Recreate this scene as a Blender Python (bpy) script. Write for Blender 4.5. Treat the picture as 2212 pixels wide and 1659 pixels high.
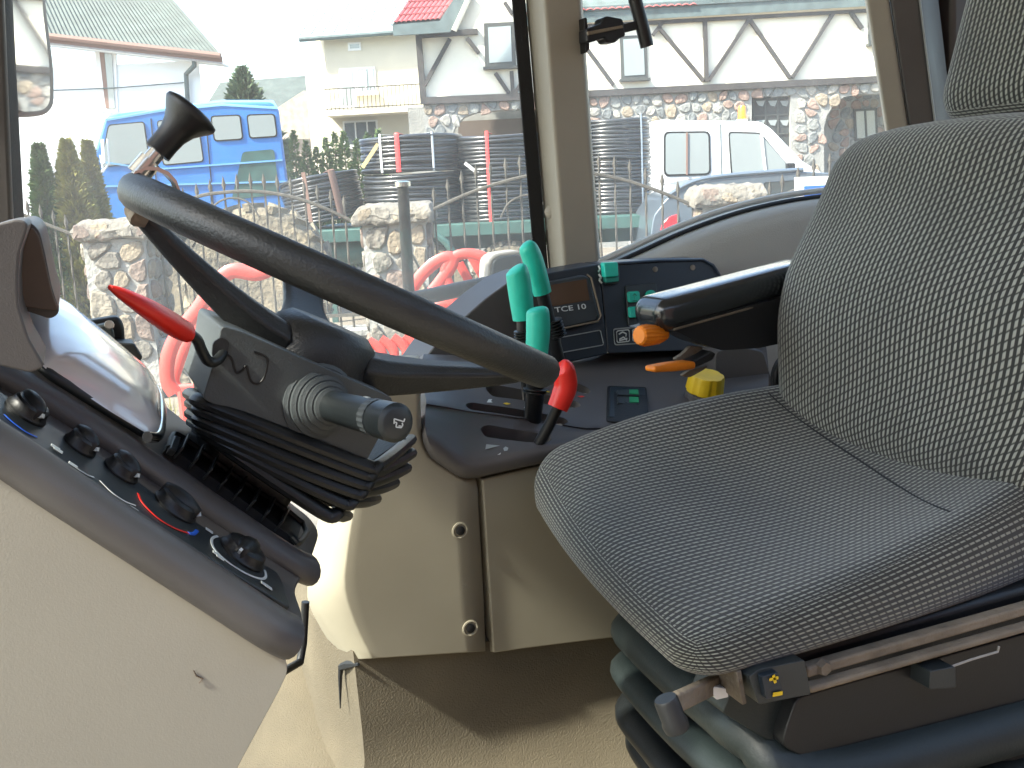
import bpy, bmesh, math, random
import numpy as np
from mathutils import Vector, Matrix
from mathutils.noise import noise as pnoise
random.seed(7)
for o in list(bpy.data.objects):
    bpy.data.objects.remove(o)
SC = bpy.context.scene
COL = SC.collection

# ------------------------------------------------------------------ camera, sky, sun, exposure
# world: +X to the rear of the tractor, +Y across the cab to its right side, +Z up (yard ground at 0)
F, H = 2170.0, 1.85
PITCH, ROLL, YAW = math.radians(11.7), math.radians(2.8), math.radians(23.0)
fw = Vector((math.sin(YAW)*math.cos(PITCH), math.cos(YAW)*math.cos(PITCH), -math.sin(PITCH)))
r0 = Vector((math.cos(YAW), -math.sin(YAW), 0)); u0 = r0.cross(fw)
rt = r0*math.cos(ROLL) - u0*math.sin(ROLL)
up = r0*math.sin(ROLL) + u0*math.cos(ROLL)
CAM = Vector((0, 0, H))
FH = Vector((math.sin(YAW), math.cos(YAW), 0)); RH = Vector((math.cos(YAW), -math.sin(YAW), 0))
cd = bpy.data.cameras.new('camera'); co = bpy.data.objects.new('camera', cd); COL.objects.link(co)
cd.sensor_width = 36; cd.lens = F/2212*36; cd.clip_start = 0.02; cd.clip_end = 2000
m = Matrix((rt, up, -fw)).transposed().to_4x4(); m.translation = CAM; co.matrix_world = m
SC.camera = co
W = bpy.data.worlds.new('World'); SC.world = W; W.use_nodes = True
nt = W.node_tree; bg = nt.nodes['Background']
sky = nt.nodes.new('ShaderNodeTexSky'); sky.sky_type = 'NISHITA'; sky.sun_disc = False
SUN_EL, SUN_AZ = math.radians(47), math.radians(-96)      # azimuth measured from +Y towards +X
sky.sun_elevation = SUN_EL; sky.sun_rotation = SUN_AZ % (2*math.pi); sky.air_density = 1.2; sky.dust_density = 2.0
nt.links.new(sky.outputs[0], bg.inputs[0]); bg.inputs[1].default_value = 0.15
sl = bpy.data.lights.new('sun', 'SUN'); sl.energy = 3.9; sl.angle = math.radians(2.2); sl.color = (1, .93, .82)
so = bpy.data.objects.new('sun', sl); COL.objects.link(so)
S = Vector((math.sin(SUN_AZ)*math.cos(SUN_EL), math.cos(SUN_AZ)*math.cos(SUN_EL), math.sin(SUN_EL)))
so.rotation_euler = S.to_track_quat('Z', 'Y').to_euler(); so.location = (0, 0, 30)
SC.view_settings.view_transform = 'Standard'; SC.view_settings.look = 'None'
SC.view_settings.exposure = 2.2; SC.view_settings.gamma = 1
SC.cycles.max_bounces = 10; SC.cycles.transparent_max_bounces = 16; SC.cycles.use_denoising = True
SC.cycles.caustics_reflective = False; SC.cycles.caustics_refractive = False

# ------------------------------------------------------------------ helpers: pixel of the photograph -> point in the place
def ray(x, y): return fw + rt*((x-1106)/F) - up*((y-829.5)/F)
def P(x, y, Y): d = ray(x, y); return CAM + d*(Y/d.y)                 # on the plane across the cab at Y
def Q(x, y, D): d = ray(x, y); return CAM + d*(D/d.dot(FH))           # D metres in front, out in the yard
def PN(x, y, pt, n): d = ray(x, y); return CAM + d*((pt-CAM).dot(n)/d.dot(n))
def E(a, b, z): return RH*a + FH*b + Vector((0, 0, z))                # yard frame: right, forward, up
def lerp(a, b, t): return a + (b-a)*t

def nodes(name):
    M = bpy.data.materials.new(name); M.use_nodes = True
    t = M.node_tree; return M, t, t.nodes['Principled BSDF'], t.nodes.new, t.links.new
MATS = {}
def mat(name, col, rough=.5, metal=0, bump=0, bscale=200, var=.0, vscale=8, spec=.5, coat=0, tint=None, detail=4):
    M, t, b, N, L = nodes(name)
    b.inputs['Base Color'].default_value = (*col, 1); b.inputs['Roughness'].default_value = rough
    b.inputs['Metallic'].default_value = metal; b.inputs['Specular IOR Level'].default_value = spec
    b.inputs['Coat Weight'].default_value = coat; b.inputs['Coat Roughness'].default_value = .1
    tc = N('ShaderNodeTexCoord')
    if var:
        n = N('ShaderNodeTexNoise'); n.inputs['Scale'].default_value = vscale; n.inputs['Detail'].default_value = detail
        L(tc.outputs['Object'], n.inputs['Vector'])
        r = N('ShaderNodeValToRGB'); r.color_ramp.elements[0].position = .3; r.color_ramp.elements[1].position = .7
        t2 = tint or tuple(c*(1-var) for c in col)
        r.color_ramp.elements[0].color = (*t2, 1); r.color_ramp.elements[1].color = (*[min(1, c*(1+var*.6)) for c in col], 1)
        L(n.outputs['Fac'], r.inputs['Fac']); L(r.outputs['Color'], b.inputs['Base Color'])
        mr = N('ShaderNodeMapRange'); mr.inputs['To Min'].default_value = max(0, rough-.08); mr.inputs['To Max'].default_value = min(1, rough+.12)
        L(n.outputs['Fac'], mr.inputs['Value']); L(mr.outputs['Result'], b.inputs['Roughness'])
    if bump:
        n2 = N('ShaderNodeTexNoise'); n2.inputs['Scale'].default_value = bscale; n2.inputs['Detail'].default_value = 3
        L(tc.outputs['Object'], n2.inputs['Vector'])
        bp = N('ShaderNodeBump'); bp.inputs['Strength'].default_value = bump; bp.inputs['Distance'].default_value = .5/bscale
        L(n2.outputs['Fac'], bp.inputs['Height']); L(bp.outputs['Normal'], b.inputs['Normal'])
    MATS[name] = M; return M

def fabric(name, pu=.0075, pv=.0062, dark=(.016, .0165, .016), light=(.22, .23, .21), width=.30):
    M, t, b, N, L = nodes(name)
    def mth(op, a, bb=None, **k):
        n = N('ShaderNodeMath'); n.operation = op
        for i, v in enumerate((a, bb)):
            if v is None: continue
            if isinstance(v, (int, float)): n.inputs[i].default_value = v
            else: L(v, n.inputs[i])
        return n.outputs[0]
    uv = N('ShaderNodeUVMap'); sp = N('ShaderNodeSeparateXYZ'); L(uv.outputs[0], sp.inputs[0])
    v = mth('DIVIDE', sp.outputs['Y'], pv); row = mth('FLOOR', v); fv = mth('FRACT', v)
    u = mth('ADD', mth('DIVIDE', sp.outputs['X'], pu), mth('MULTIPLY', row, .37))
    u2 = mth('ADD', u, mth('MULTIPLY', fv, .55)); fu = mth('FRACT', u2)
    def pulse(f, w):     # smooth bump of width w round .5
        d = mth('ABSOLUTE', mth('SUBTRACT', f, .5)); mr = N('ShaderNodeMapRange'); mr.interpolation_type = 'SMOOTHSTEP'
        mr.inputs['From Min'].default_value = w*1.25; mr.inputs['From Max'].default_value = w*.55
        L(d, mr.inputs['Value']); return mr.outputs['Result']
    mk = mth('MULTIPLY', pulse(fv, width), pulse(fu, .42))
    ns = N('ShaderNodeTexNoise'); ns.inputs['Scale'].default_value = 9; tc = N('ShaderNodeTexCoord'); L(tc.outputs['Object'], ns.inputs['Vector'])
    mk2 = mth('MULTIPLY', mk, mth('ADD', mth('MULTIPLY', ns.outputs['Fac'], .8), .55))
    mx = N('ShaderNodeMix'); mx.data_type = 'RGBA'; L(mk2, mx.inputs['Factor'])
    mx.inputs[6].default_value = (*dark, 1); mx.inputs[7].default_value = (*light, 1)
    L(mx.outputs[2], b.inputs['Base Color']); b.inputs['Roughness'].default_value = .9; b.inputs['Sheen Weight'].default_value = .25
    bp = N('ShaderNodeBump'); bp.inputs['Strength'].default_value = .6; bp.inputs['Distance'].default_value = .0012
    L(mk, bp.inputs['Height']); L(bp.outputs['Normal'], b.inputs['Normal'])
    MATS[name] = M; return M

def glass(name, tint=(.965, .985, .975), dust=.105, rough=.0, dustcol=(.8, .82, .78)):
    M, t, b, N, L = nodes(name); t.nodes.remove(b)
    out = t.nodes['Material Output']
    tr = N('ShaderNodeBsdfTransparent'); tr.inputs[0].default_value = (*tint, 1)
    gl = N('ShaderNodeBsdfGlossy'); gl.inputs['Roughness'].default_value = rough
    lw = N('ShaderNodeLayerWeight'); lw.inputs['Blend'].default_value = .5
    pw = N('ShaderNodeMath'); pw.operation = 'POWER'; L(lw.outputs['Facing'], pw.inputs[0]); pw.inputs[1].default_value = 5
    fr = N('ShaderNodeMath'); fr.operation = 'MULTIPLY_ADD'; L(pw.outputs[0], fr.inputs[0]); fr.inputs[1].default_value = .55; fr.inputs[2].default_value = .025
    a = N('ShaderNodeMixShader'); L(fr.outputs[0], a.inputs[0]); L(tr.outputs[0], a.inputs[1]); L(gl.outputs[0], a.inputs[2])
    df = N('ShaderNodeBsdfDiffuse'); df.inputs[0].default_value = (*dustcol, 1)
    tl = N('ShaderNodeBsdfTranslucent'); tl.inputs[0].default_value = (*dustcol, 1)
    d2 = N('ShaderNodeMixShader'); d2.inputs[0].default_value = .5; L(df.outputs[0], d2.inputs[1]); L(tl.outputs[0], d2.inputs[2])
    tc = N('ShaderNodeTexCoord'); n = N('ShaderNodeTexNoise'); n.inputs['Scale'].default_value = 5; n.inputs['Detail'].default_value = 8
    L(tc.outputs['Object'], n.inputs['Vector'])
    mr = N('ShaderNodeMapRange'); mr.inputs['From Min'].default_value = .3; mr.inputs['From Max'].default_value = .75
    mr.inputs['To Min'].default_value = dust*.6; mr.inputs['To Max'].default_value = dust*1.6
    L(n.outputs['Fac'], mr.inputs['Value'])
    f = N('ShaderNodeMixShader'); L(mr.outputs['Result'], f.inputs[0]); L(a.outputs[0], f.inputs[1]); L(d2.outputs[0], f.inputs[2])
    L(f.outputs[0], out.inputs[0]); MATS[name] = M; return M

# cab materials
mat('beige', (.30, .278, .212), .5, bump=.25, bscale=900, var=.13, vscale=4, detail=9)
mat('beige_grain', (.335, .315, .26), .6, bump=.12, bscale=800, var=.10, vscale=3.5, detail=8)
mat('pillar_beige', (.36, .34, .28), .55, bump=.2, bscale=700, var=.05)
mat('dark', (.078, .073, .071), .42, bump=.3, bscale=1100, var=.10, vscale=7)
mat('deck', (.088, .083, .083), .48, bump=.3, bscale=1000, var=.16, vscale=9)
mat('strip', (.022, .028, .03), .38, bump=.2, bscale=900, var=.2, vscale=20)
mat('black', (.008, .009, .010), .42, bump=.15, bscale=600, var=.25, vscale=14)
mat('rubber', (.008, .010, .011), .38, bump=.2, bscale=400, var=.3, vscale=12)
mat('leather', (.026, .028, .027), .42, bump=.45, bscale=420, var=.22, vscale=16)
mat('column', (.066, .078, .082), .55, bump=.5, bscale=700, var=.12)
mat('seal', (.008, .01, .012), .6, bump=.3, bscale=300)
mat('navy', (.010, .017, .026), .38, bump=.1, bscale=500, var=.2, vscale=8)
mat('navy_edge', (.03, .045, .07), .3)
mat('teal', (.012, .50, .37), .42, bump=.1, bscale=300, var=.12, vscale=40)
mat('teal_dark', (.01, .22, .16), .45)
mat('red', (.72, .022, .012), .36, bump=.05, bscale=200, var=.08, vscale=30)
mat('orange', (.80, .23, .008), .45, var=.18, vscale=40)
mat('yellow', (.78, .52, .012), .45, var=.15, vscale=30)
mat('chrome', (.75, .74, .70), .16, 1, var=.1, vscale=30)
mat('steel', (.35, .33, .30), .4, 1, var=.35, vscale=25)
mat('dusty_steel', (.19, .155, .11), .75, bump=.6, bscale=90, var=.5, vscale=14)
mat('carpet', (.128, .108, .072), .95, bump=1.0, bscale=420, var=.3, vscale=5, tint=(.09, .077, .053))
mat('mat_rib', (.36, .34, .30), .8, bump=.5, bscale=300, var=.2)
mat('print', (.62, .66, .64), .6)
mat('print_dim', (.30, .33, .33), .6)
mat('blue', (.02, .12, .62), .4)
mat('greenlit', (.01, .28, .10), .4)
mat('lcd', (.085, .045, .022), .22)
mat('fender', (.43, .435, .40), .75, bump=.5, bscale=400, var=.12, vscale=4)
mat('lens', (.78, .79, .78), .22, spec=.9, coat=1)  # whitish base paints the glare on a clear instrument cover
mat('seat_rubber', (.014, .021, .021), .5, bump=.2, bscale=300, var=.2, vscale=9)
mat('mirror', (.9, .92, .92), .03, 1)
mat('roofskin', (.35, .34, .31), .8)
mat('white_plastic', (.75, .75, .72), .5)
fabric('fabric_top', .0092, .0072, width=.19, dark=(.015, .0155, .013), light=(.30, .31, .25)); fabric('fabric_back', .0098, .0074, width=.25, dark=(.016, .0165, .0135), light=(.29, .295, .25))
glass('cab_glass')
glass('clear_lens', (.86, .88, .88), .10, .03)
# yard materials
mat('ground', (.20, .175, .14), .95, bump=.8, bscale=30, var=.3, vscale=1.5)
mat('plaster_cream', (.86, .81, .68), .9, bump=.4, bscale=60, var=.05, vscale=.8)
mat('plaster_white', (.82, .86, .88), .9, bump=.3, bscale=50, var=.05, vscale=.6)
mat('plaster_beige', (.66, .60, .47), .9, bump=.4, bscale=50, var=.12, vscale=.5)
mat('timber', (.055, .050, .048), .75, bump=.6, bscale=40, var=.3, vscale=4)
mat('mortar', (.30, .30, .28), .95, bump=.8, bscale=25, var=.2, vscale=3)
STONES = [mat('stone_%s' % n, c, .85, bump=1.0, bscale=14, var=.28, vscale=5) for n, c in (('pink', (0.302, 0.216, 0.176)), ('grey', (0.245, 0.252, 0.238)), ('tan', (0.302, 0.252, 0.187)), ('pale', (0.360, 0.346, 0.310)), ('slate', (0.180, 0.194, 0.194)))]
PIERS = [mat('pier_%s' % n, c, .9, bump=1.0, bscale=22, var=.4, vscale=7) for n, c in (('sand', (0.242, 0.198, 0.140)), ('rose', (0.198, 0.149, 0.121)), ('grey', (0.187, 0.171, 0.143)), ('light', (0.275, 0.242, 0.187)))]
mat('tile_red', (.42, .10, .10), .5, var=.2, vscale=6)
mat('fascia', (.10, .135, .135), .7, var=.3, vscale=4, bump=.3, bscale=30)
mat('win_frame', (.055, .06, .055), .6)
mat('win_white', (.80, .80, .78), .5)
mat('pane', (.30, .34, .34), .06, spec=.8, coat=.6)
mat('pane_dark', (.05, .06, .06), .08, spec=.8)
mat('roof_grey', (.085, .105, .095), .8, var=.25, vscale=2.5, bump=.3, bscale=20)
mat('roof_metal', (.66, .66, .64), .5, var=.08, vscale=2)
mat('brown_trim', (.22, .13, .10), .7)
mat('truck_blue', (.045, .20, .54), .35, coat=.4, var=.12, vscale=2.5)
mat('truck_light', (.16, .38, .68), .4)
mat('van_white', (.80, .81, .80), .35, coat=.4)
mat('car_blue', (.13, .165, .20), .28, .3, coat=.8)
mat('tyre', (.075, .068, .055), .9, bump=.8, bscale=25, var=.6, vscale=5, tint=(.19, .155, .10))
mat('tyre_mud', (.20, .165, .11), .95, bump=1.0, bscale=18, var=.5, vscale=6, tint=(.09, .085, .07))
mat('iron', (.075, .068, .055), .75, bump=.5, bscale=60, var=.4, vscale=20)
mat('pipe_black', (.026, .028, .03), .28, coat=.5)
mat('strap_white', (.75, .77, .76), .5)
mat('strap_red', (.68, .06, .06), .5)
mat('trailer_green', (.035, .10, .085), .6, var=.35, vscale=5)
mat('pole_red', (.66, .07, .055), .45, coat=.3, var=.15, vscale=6)
mat('tail_red', (.60, .02, .03), .2, coat=.6)
mat('beacon', (.9, .28, .01), .25, coat=.5)
mat('leaf_thuja', (.10, .16, .05), .8, var=.4, vscale=8)
mat('leaf_gold', (.26, .25, .06), .8, var=.4, vscale=8)
mat('leaf_spruce', (.12, .17, .09), .8, var=.4, vscale=6)
mat('bark', (.10, .07, .05), .9)
mat('gate_brown', (.10, .07, .05), .7)
mat('brick', (.35, .20, .15), .9, var=.3, vscale=6); mat('brick_pale', (.42, .36, .30), .9, var=.3, vscale=4)
mat('dry_grass', (.20, .19, .06), .95, var=.4, vscale=30)
mat('straw', (.52, .42, .2), .9)

# ------------------------------------------------------------------ mesh building
class MB:
    def __init__(s): s.v = []; s.f = []; s.uv = []; s.hasuv = False
    def add(s, vs, fs, uvs=None):
        b = len(s.v); s.v += [Vector(v) for v in vs]
        for i, f in enumerate(fs):
            s.f.append([b+k for k in f]); s.uv.append(uvs[i] if uvs else None)
        if uvs: s.hasuv = True
        return s
    def prism(s, poly, vec):
        n = len(poly); vec = Vector(vec)
        vs = list(poly) + [p+vec for p in poly]
        fs = [list(range(n))[::-1], list(range(n, 2*n))] + [[i, (i+1) % n, n+(i+1) % n, n+i] for i in range(n)]
        return s.add(vs, fs)
    def box(s, c, ax, ay, az):      # centre and half-axis vectors
        c, ax, ay, az = map(Vector, (c, ax, ay, az))
        vs = [c+ax*i+ay*j+az*k for k in (-1, 1) for j in (-1, 1) for i in (-1, 1)]
        return s.add(vs, [[0, 2, 3, 1], [4, 5, 7, 6], [0, 1, 5, 4], [2, 6, 7, 3], [0, 4, 6, 2], [1, 3, 7, 5]])
    def bar(s, a, b, w, h, n=None):  # rectangular bar from a to b; w along n x dir, h along n
        a, b = Vector(a), Vector(b); d = (b-a).normalized()
        n = Vector(n) if n is not None else Vector((0, 0, 1))
        if abs(n.dot(d)) > .98: n = Vector((1, 0, 0))
        sd = d.cross(n).normalized(); n = sd.cross(d).normalized()
        return s.box((a+b)/2, (b-a)/2, sd*w/2, n*h/2)
    def tube(s, path, rad, seg=12, caps=True, flat=None):
        path = [Vector(p) for p in path]; n = len(path)
        if not isinstance(rad, (list, tuple)): rad = [rad]*n
        ts = [(path[min(i+1, n-1)]-path[max(i-1, 0)]).normalized() for i in range(n)]
        a = Vector((0, 0, 1)) if abs(ts[0].z) < .9 else Vector((1, 0, 0))
        if flat is not None: a = Vector(flat[0])
        nn = (a - ts[0]*a.dot(ts[0])).normalized(); vs = []; fs = []
        for i in range(n):
            nn = (nn - ts[i]*nn.dot(ts[i])).normalized(); bb = ts[i].cross(nn)
            k = flat[1] if flat is not None else 1
            for j in range(seg):
                q = 2*math.pi*j/seg; vs.append(path[i] + (nn*math.cos(q)*k + bb*math.sin(q))*rad[i])
        for i in range(n-1):
            for j in range(seg):
                fs.append([i*seg+j, i*seg+(j+1) % seg, (i+1)*seg+(j+1) % seg, (i+1)*seg+j])
        if caps: fs += [list(range(seg))[::-1], [(n-1)*seg+j for j in range(seg)]]
        return s.add(vs, fs)
    def lathe(s, o, axis, prof, seg=24, rib=None):
        o, axis = Vector(o), Vector(axis).normalized()
        a = Vector((0, 0, 1)) if abs(axis.z) < .9 else Vector((1, 0, 0))
        nn = (a-axis*a.dot(axis)).normalized(); bb = axis.cross(nn); vs = []; fs = []
        for h, r in prof:
            for j in range(seg):
                q = 2*math.pi*j/seg; rr = r*(1+(rib(q) if callable(rib) else rib if rib and j % 2 else 0)); vs.append(o+axis*h+(nn*math.cos(q)+bb*math.sin(q))*rr)
        for i in range(len(prof)-1):
            for j in range(seg): fs.append([i*seg+j, i*seg+(j+1) % seg, (i+1)*seg+(j+1) % seg, (i+1)*seg+j])
        fs += [list(range(seg))[::-1], [(len(prof)-1)*seg+j for j in range(seg)]]
        return s.add(vs, fs)
    def sheet(s, rows, vec):        # grid of points given thickness along vec
        nr, nc = len(rows), len(rows[0]); vec = Vector(vec)
        top = [Vector(p) for r in rows for p in r]; vs = top + [p+vec for p in top]; k = nr*nc; fs = []
        for i in range(nr-1):
            for j in range(nc-1):
                a = [i*nc+j, i*nc+j+1, (i+1)*nc+j+1, (i+1)*nc+j]; fs.append(a); fs.append([q+k for q in a[::-1]])
        rim = [j for j in range(nc)] + [i*nc+nc-1 for i in range(1, nr)] + [(nr-1)*nc+j for j in range(nc-2, -1, -1)] + [i*nc for i in range(nr-2, 0, -1)]
        for a, b in zip(rim, rim[1:]+rim[:1]): fs.append([a, a+k, b+k, b])
        return s.add(vs, fs)
    def rbox(s, c, ax, ay, az, size, r, n=8, deform=None, k=4):
        # rounded box: axes unit vectors, size full lengths; deform(x,y,z,size)->(x,y,z) on local coordinates; UV in metres
        hs = [q/2 for q in size]; r = min(r, *hs); A = [Vector(ax), Vector(ay), Vector(az)]; c = Vector(c)
        def ticks(h):
            inner = h-r; t = [-h + r*(1-math.cos(math.pi/2*i/k)) for i in range(k)]
            t += [lerp(-inner, inner, i/n) for i in range(n+1)]; t += [h - r*(1-math.cos(math.pi/2*i/k)) for i in range(k-1, -1, -1)]
            o = []
            for q in t:
                if not o or q-o[-1] > 1e-6: o.append(q)
            return o
        T = [ticks(h) for h in hs]
        for d in range(3):
            e, g = [(1, 2), (2, 0), (0, 1)][d]
            for sg in (-1, 1):
                vs = []; raw = []
                for a in T[e]:
                    for b in T[g]:
                        p = [0, 0, 0]; p[d] = sg*hs[d]; p[e] = a; p[g] = b
                        q = [max(-(hs[i]-r), min(hs[i]-r, p[i])) for i in range(3)]
                        dv = Vector([p[i]-q[i] for i in range(3)])
                        if dv.length > 1e-9: dv = dv.normalized()*r
                        w = [q[i]+dv[i] for i in range(3)]; raw.append((a, b))
                        if deform: w = deform(*w, hs)
                        vs.append(c+A[0]*w[0]+A[1]*w[1]+A[2]*w[2])
                ne, ng = len(T[e]), len(T[g]); fs = []; uvs = []
                for i in range(ne-1):
                    for j in range(ng-1):
                        ids = [i*ng+j, (i+1)*ng+j, (i+1)*ng+j+1, i*ng+j+1]
                        if sg < 0: ids = ids[::-1]
                        fs.append(ids); uvs.append([s.uvmap(d, e, g, raw[q], hs) for q in ids])
                s.add(vs, fs, uvs)
        return s
    swap = False
    def uvmap(s, d, e, g, ab, hs):
        c = {e: ab[0], g: ab[1]}
        lo, hi = [i for i in range(3) if i != d]
        return (c[lo], c[hi]) if not s.swap else (c[hi], c[lo])

def build(name, mb, m, parent=None, bevel=0, seg=2, smooth=40, label=None, cat=None, group=None, kind=None, base=None, merge=False):
    me = bpy.data.meshes.new(name)
    org = Vector(base) if base is not None else (root_loc(parent) if parent is not None else Vector((0, 0, 0)))
    me.from_pydata([tuple(v-org) for v in mb.v], [], mb.f)
    if mb.hasuv:
        ul = me.uv_layers.new(name='UVMap'); k = 0
        for f, u in zip(mb.f, mb.uv):
            for i in range(len(f)):
                ul.data[k].uv = u[i] if u else (0, 0); k += 1
    bm = bmesh.new(); bm.from_mesh(me)
    if merge: bmesh.ops.remove_doubles(bm, verts=bm.verts, dist=1e-5)
    bmesh.ops.recalc_face_normals(bm, faces=bm.faces)
    bm.to_mesh(me); bm.free()
    me.materials.append(MATS[m] if isinstance(m, str) else m)
    if smooth:
        me.shade_smooth(); me.set_sharp_from_angle(angle=math.radians(smooth))
    o = bpy.data.objects.new(name, me); COL.objects.link(o)
    if parent is not None: o.parent = parent
    elif base is not None: o.location = org
    if bevel:
        b = o.modifiers.new('bevel', 'BEVEL'); b.width = bevel; b.segments = seg; b.limit_method = 'ANGLE'; b.angle_limit = math.radians(35)
    if kind: o['kind'] = kind
    if label: o['label'] = label
    if cat: o['category'] = cat
    if group: o['group'] = group
    return o
def root_loc(o):
    while o.parent is not None: o = o.parent
    return Vector(o.location)
def thing(name, label, cat, loc, group=None):
    o = bpy.data.objects.new(name, None); COL.objects.link(o); o.location = Vector(loc); o.empty_display_size = .05
    o['label'] = label; o['category'] = cat
    if group: o['group'] = group
    return o
def cut(o, cutters):
    for cmb in cutters:
        c = build('cutter', cmb, 'black', base=(0, 0, 0), smooth=0)
        md = o.modifiers.new('cut', 'BOOLEAN'); md.object = c; md.operation = 'DIFFERENCE'; md.solver = 'EXACT'
        bpy.context.view_layer.update()
        dg = bpy.context.evaluated_depsgraph_get()
        me = bpy.data.meshes.new_from_object(o.evaluated_get(dg))
        o.modifiers.clear(); o.data = me; bpy.data.objects.remove(c)
def px(pts, Y): return [P(x, y, Y) for x, y in pts]
def qx(pts, D): return [Q(x, y, D) for x, y in pts]
def rnd(pts, r, n=4):
    out = []; k = len(pts)
    for i in range(k):
        p = Vector(pts[i]); a = Vector(pts[i-1]); b = Vector(pts[(i+1) % k])
        da = min(r, (a-p).length*.45); db = min(r, (b-p).length*.45)
        s_ = p+(a-p).normalized()*da; e_ = p+(b-p).normalized()*db
        for j in range(n+1):
            t = j/n; q = s_*(1-t)**2 + p*2*t*(1-t) + e_*t*t; out.append(tuple(q))
    return out
def spline(pts, n=6, closed=False):
    pts = [Vector(p) for p in pts]; k = len(pts); out = []
    rng = range(k) if closed else range(k-1)
    for i in rng:
        g = (lambda j: pts[j % k]) if closed else (lambda j: pts[max(0, min(k-1, j))])
        p0, p1, p2, p3 = g(i-1), g(i), g(i+1), g(i+2)
        for j in range(n):
            t = j/n; out.append(.5*((2*p1)+(p2-p0)*t+(2*p0-5*p1+4*p2-p3)*t*t+(3*p1-p0-3*p2+p3)*t**3))
    if not closed: out.append(pts[-1])
    return out
def text(name, s, o, ax, ay, h, m, parent, ext=.0006, squash=1.0):
    cu = bpy.data.curves.new(name, 'FONT'); cu.body = s; cu.size = 1; cu.extrude = 0; cu.offset = .012
    ob = bpy.data.objects.new(name, cu); COL.objects.link(ob)
    bpy.context.view_layer.update()
    me = bpy.data.meshes.new_from_object(ob.evaluated_get(bpy.context.evaluated_depsgraph_get()))
    bpy.data.objects.remove(ob)
    ax, ay = Vector(ax).normalized(), Vector(ay).normalized(); o = Vector(o)
    mb = MB(); mb.add([o+ax*(v.co.x*h*squash)+ay*(v.co.y*h) for v in me.vertices], [list(p.vertices) for p in me.polygons])
    return build(name, mb, m, parent, smooth=0)
# ================================================================== THE CAB SHELL
FLOOR = .99
cab = thing('tractor_cab', 'beige tractor cab shell with big dusty side windows, slim pillars and carpeted floor', 'tractor cab', (.6, .85, 0))
build('chassis', MB().box((.7, .85, .46), (.95, 0, 0), (0, .35, 0), (0, 0, .46)), 'black', cab, bevel=.03)
fl = MB(); rows = []
for i in range(25):
    y = lerp(.12, 1.62, i/24)
    rows.append([Vector((x, y, FLOOR + .012*pnoise(Vector((x*5, y*5, 1))) + (.05*max(0, (y-1.13)/.12) if 1.13 < y else 0)*(1 if x > .2 else .3))) for x in [lerp(-.25, 1.72, j/30) for j in range(31)]])
build('floor', fl.sheet(rows, (0, 0, -.04)), 'carpet', cab, label='sandy worn floor covering', smooth=60)
for a, b in (((520, 1577), (566, 1560)), ((500, 1614), (548, 1602)), ((484, 1655), (520, 1643)), ((540, 1540), (590, 1521))):
    pa, pb = PN(a[0]-60, a[1]+22, Vector((0, 0, FLOOR+.022)), Vector((0, 0, 1))), PN(b[0], b[1], Vector((0, 0, FLOOR+.022)), Vector((0, 0, 1)))
    build('floor_rib', MB().tube([pa, lerp(pa, pb, .5), lerp(pa, pb, .9), pb], [.011, .011, .009, .002], 8), 'mat_rib', cab)
# carpeted riser below the right-hand console
zr = P(735, 1436, 1.19).z
def ztop_(x): # the lower edge of the beige panels
    a_, b_ = P(737, 1428, 1.178), P(1420, 1366, 1.178); return lerp(a_.z, b_.z, max(0, min(1.6, (x-a_.x)/(b_.x-a_.x))))
rp = [(P(662, 1304, 1.36).x, 1.36), (P(695, 1368, 1.30).x, 1.30), (P(737, 1434, 1.26).x, 1.26), (P(770, 1434, 1.20).x, 1.20), (P(900, 1420, 1.192).x, 1.192), (P(1100, 1400, 1.192).x, 1.192), (1.0, 1.192), (1.66, 1.192), (1.66, 1.60), (P(662, 1304, 1.36).x, 1.60)]
rows = []
for z, g in ((-.02, .06), (.012, .035), (.05, .012), (.11, 0), (.15, 0), (None, .004), (None, -.02)):
    rows.append([Vector((x-(g if i < 4 else 0), y-(g if y < 1.28 else 0), (FLOOR+z) if z is not None else ztop_(x)+(.004 if g > 0 else .012)-(.0 if i > 2 else 0))) for i, (x, y) in enumerate(rp)])
mbr = MB(); n = len(rp); vs = [p for r in rows for p in r]; fs = []
for i in range(len(rows)-1):
    for j in range(n): fs.append([i*n+j, i*n+(j+1) % n, (i+1)*n+(j+1) % n, (i+1)*n+j])
fs += [list(range(n))[::-1], [(len(rows)-1)*n+j for j in range(n)]]
mbr.add(vs, fs)
build('floor_riser', mbr, 'carpet', cab, smooth=60, label='sandy carpet riser under the side console')
build('riser_slit', MB().tube([P(737, 1441, 1.236), P(735, 1462, 1.240), P(735, 1530, 1.240)], [.004, .003, .0008], 6), 'seal', cab)
build('riser_tear', MB().tube([P(737, 1441, 1.236), P(752, 1436, 1.218), P(775, 1435, 1.19)], [.005, .006, .002], 6), 'seal', cab)

def loft_pillar(name, cols, y0, y1, m, closed=True, bev=.006):
    # cols: list of ((x at y0),(x at y1),Y): edges of a pillar followed from photo row y0 to row y1
    a = [P(c[0], y0, c[2]) for c in cols]; b = [P(c[1], y1, c[2]) for c in cols]
    a = [p+(p-q).normalized()*.35 for p, q in zip(a, b)]
    n = len(cols); mb = MB(); mb.add(a+b, [list(range(n)), list(range(n, 2*n))[::-1]]+[[i, n+i, n+(i+1) % n, (i+1) % n] for i in range(n)])
    return build(name, mb, m, cab, bevel=bev, seg=3)
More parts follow.
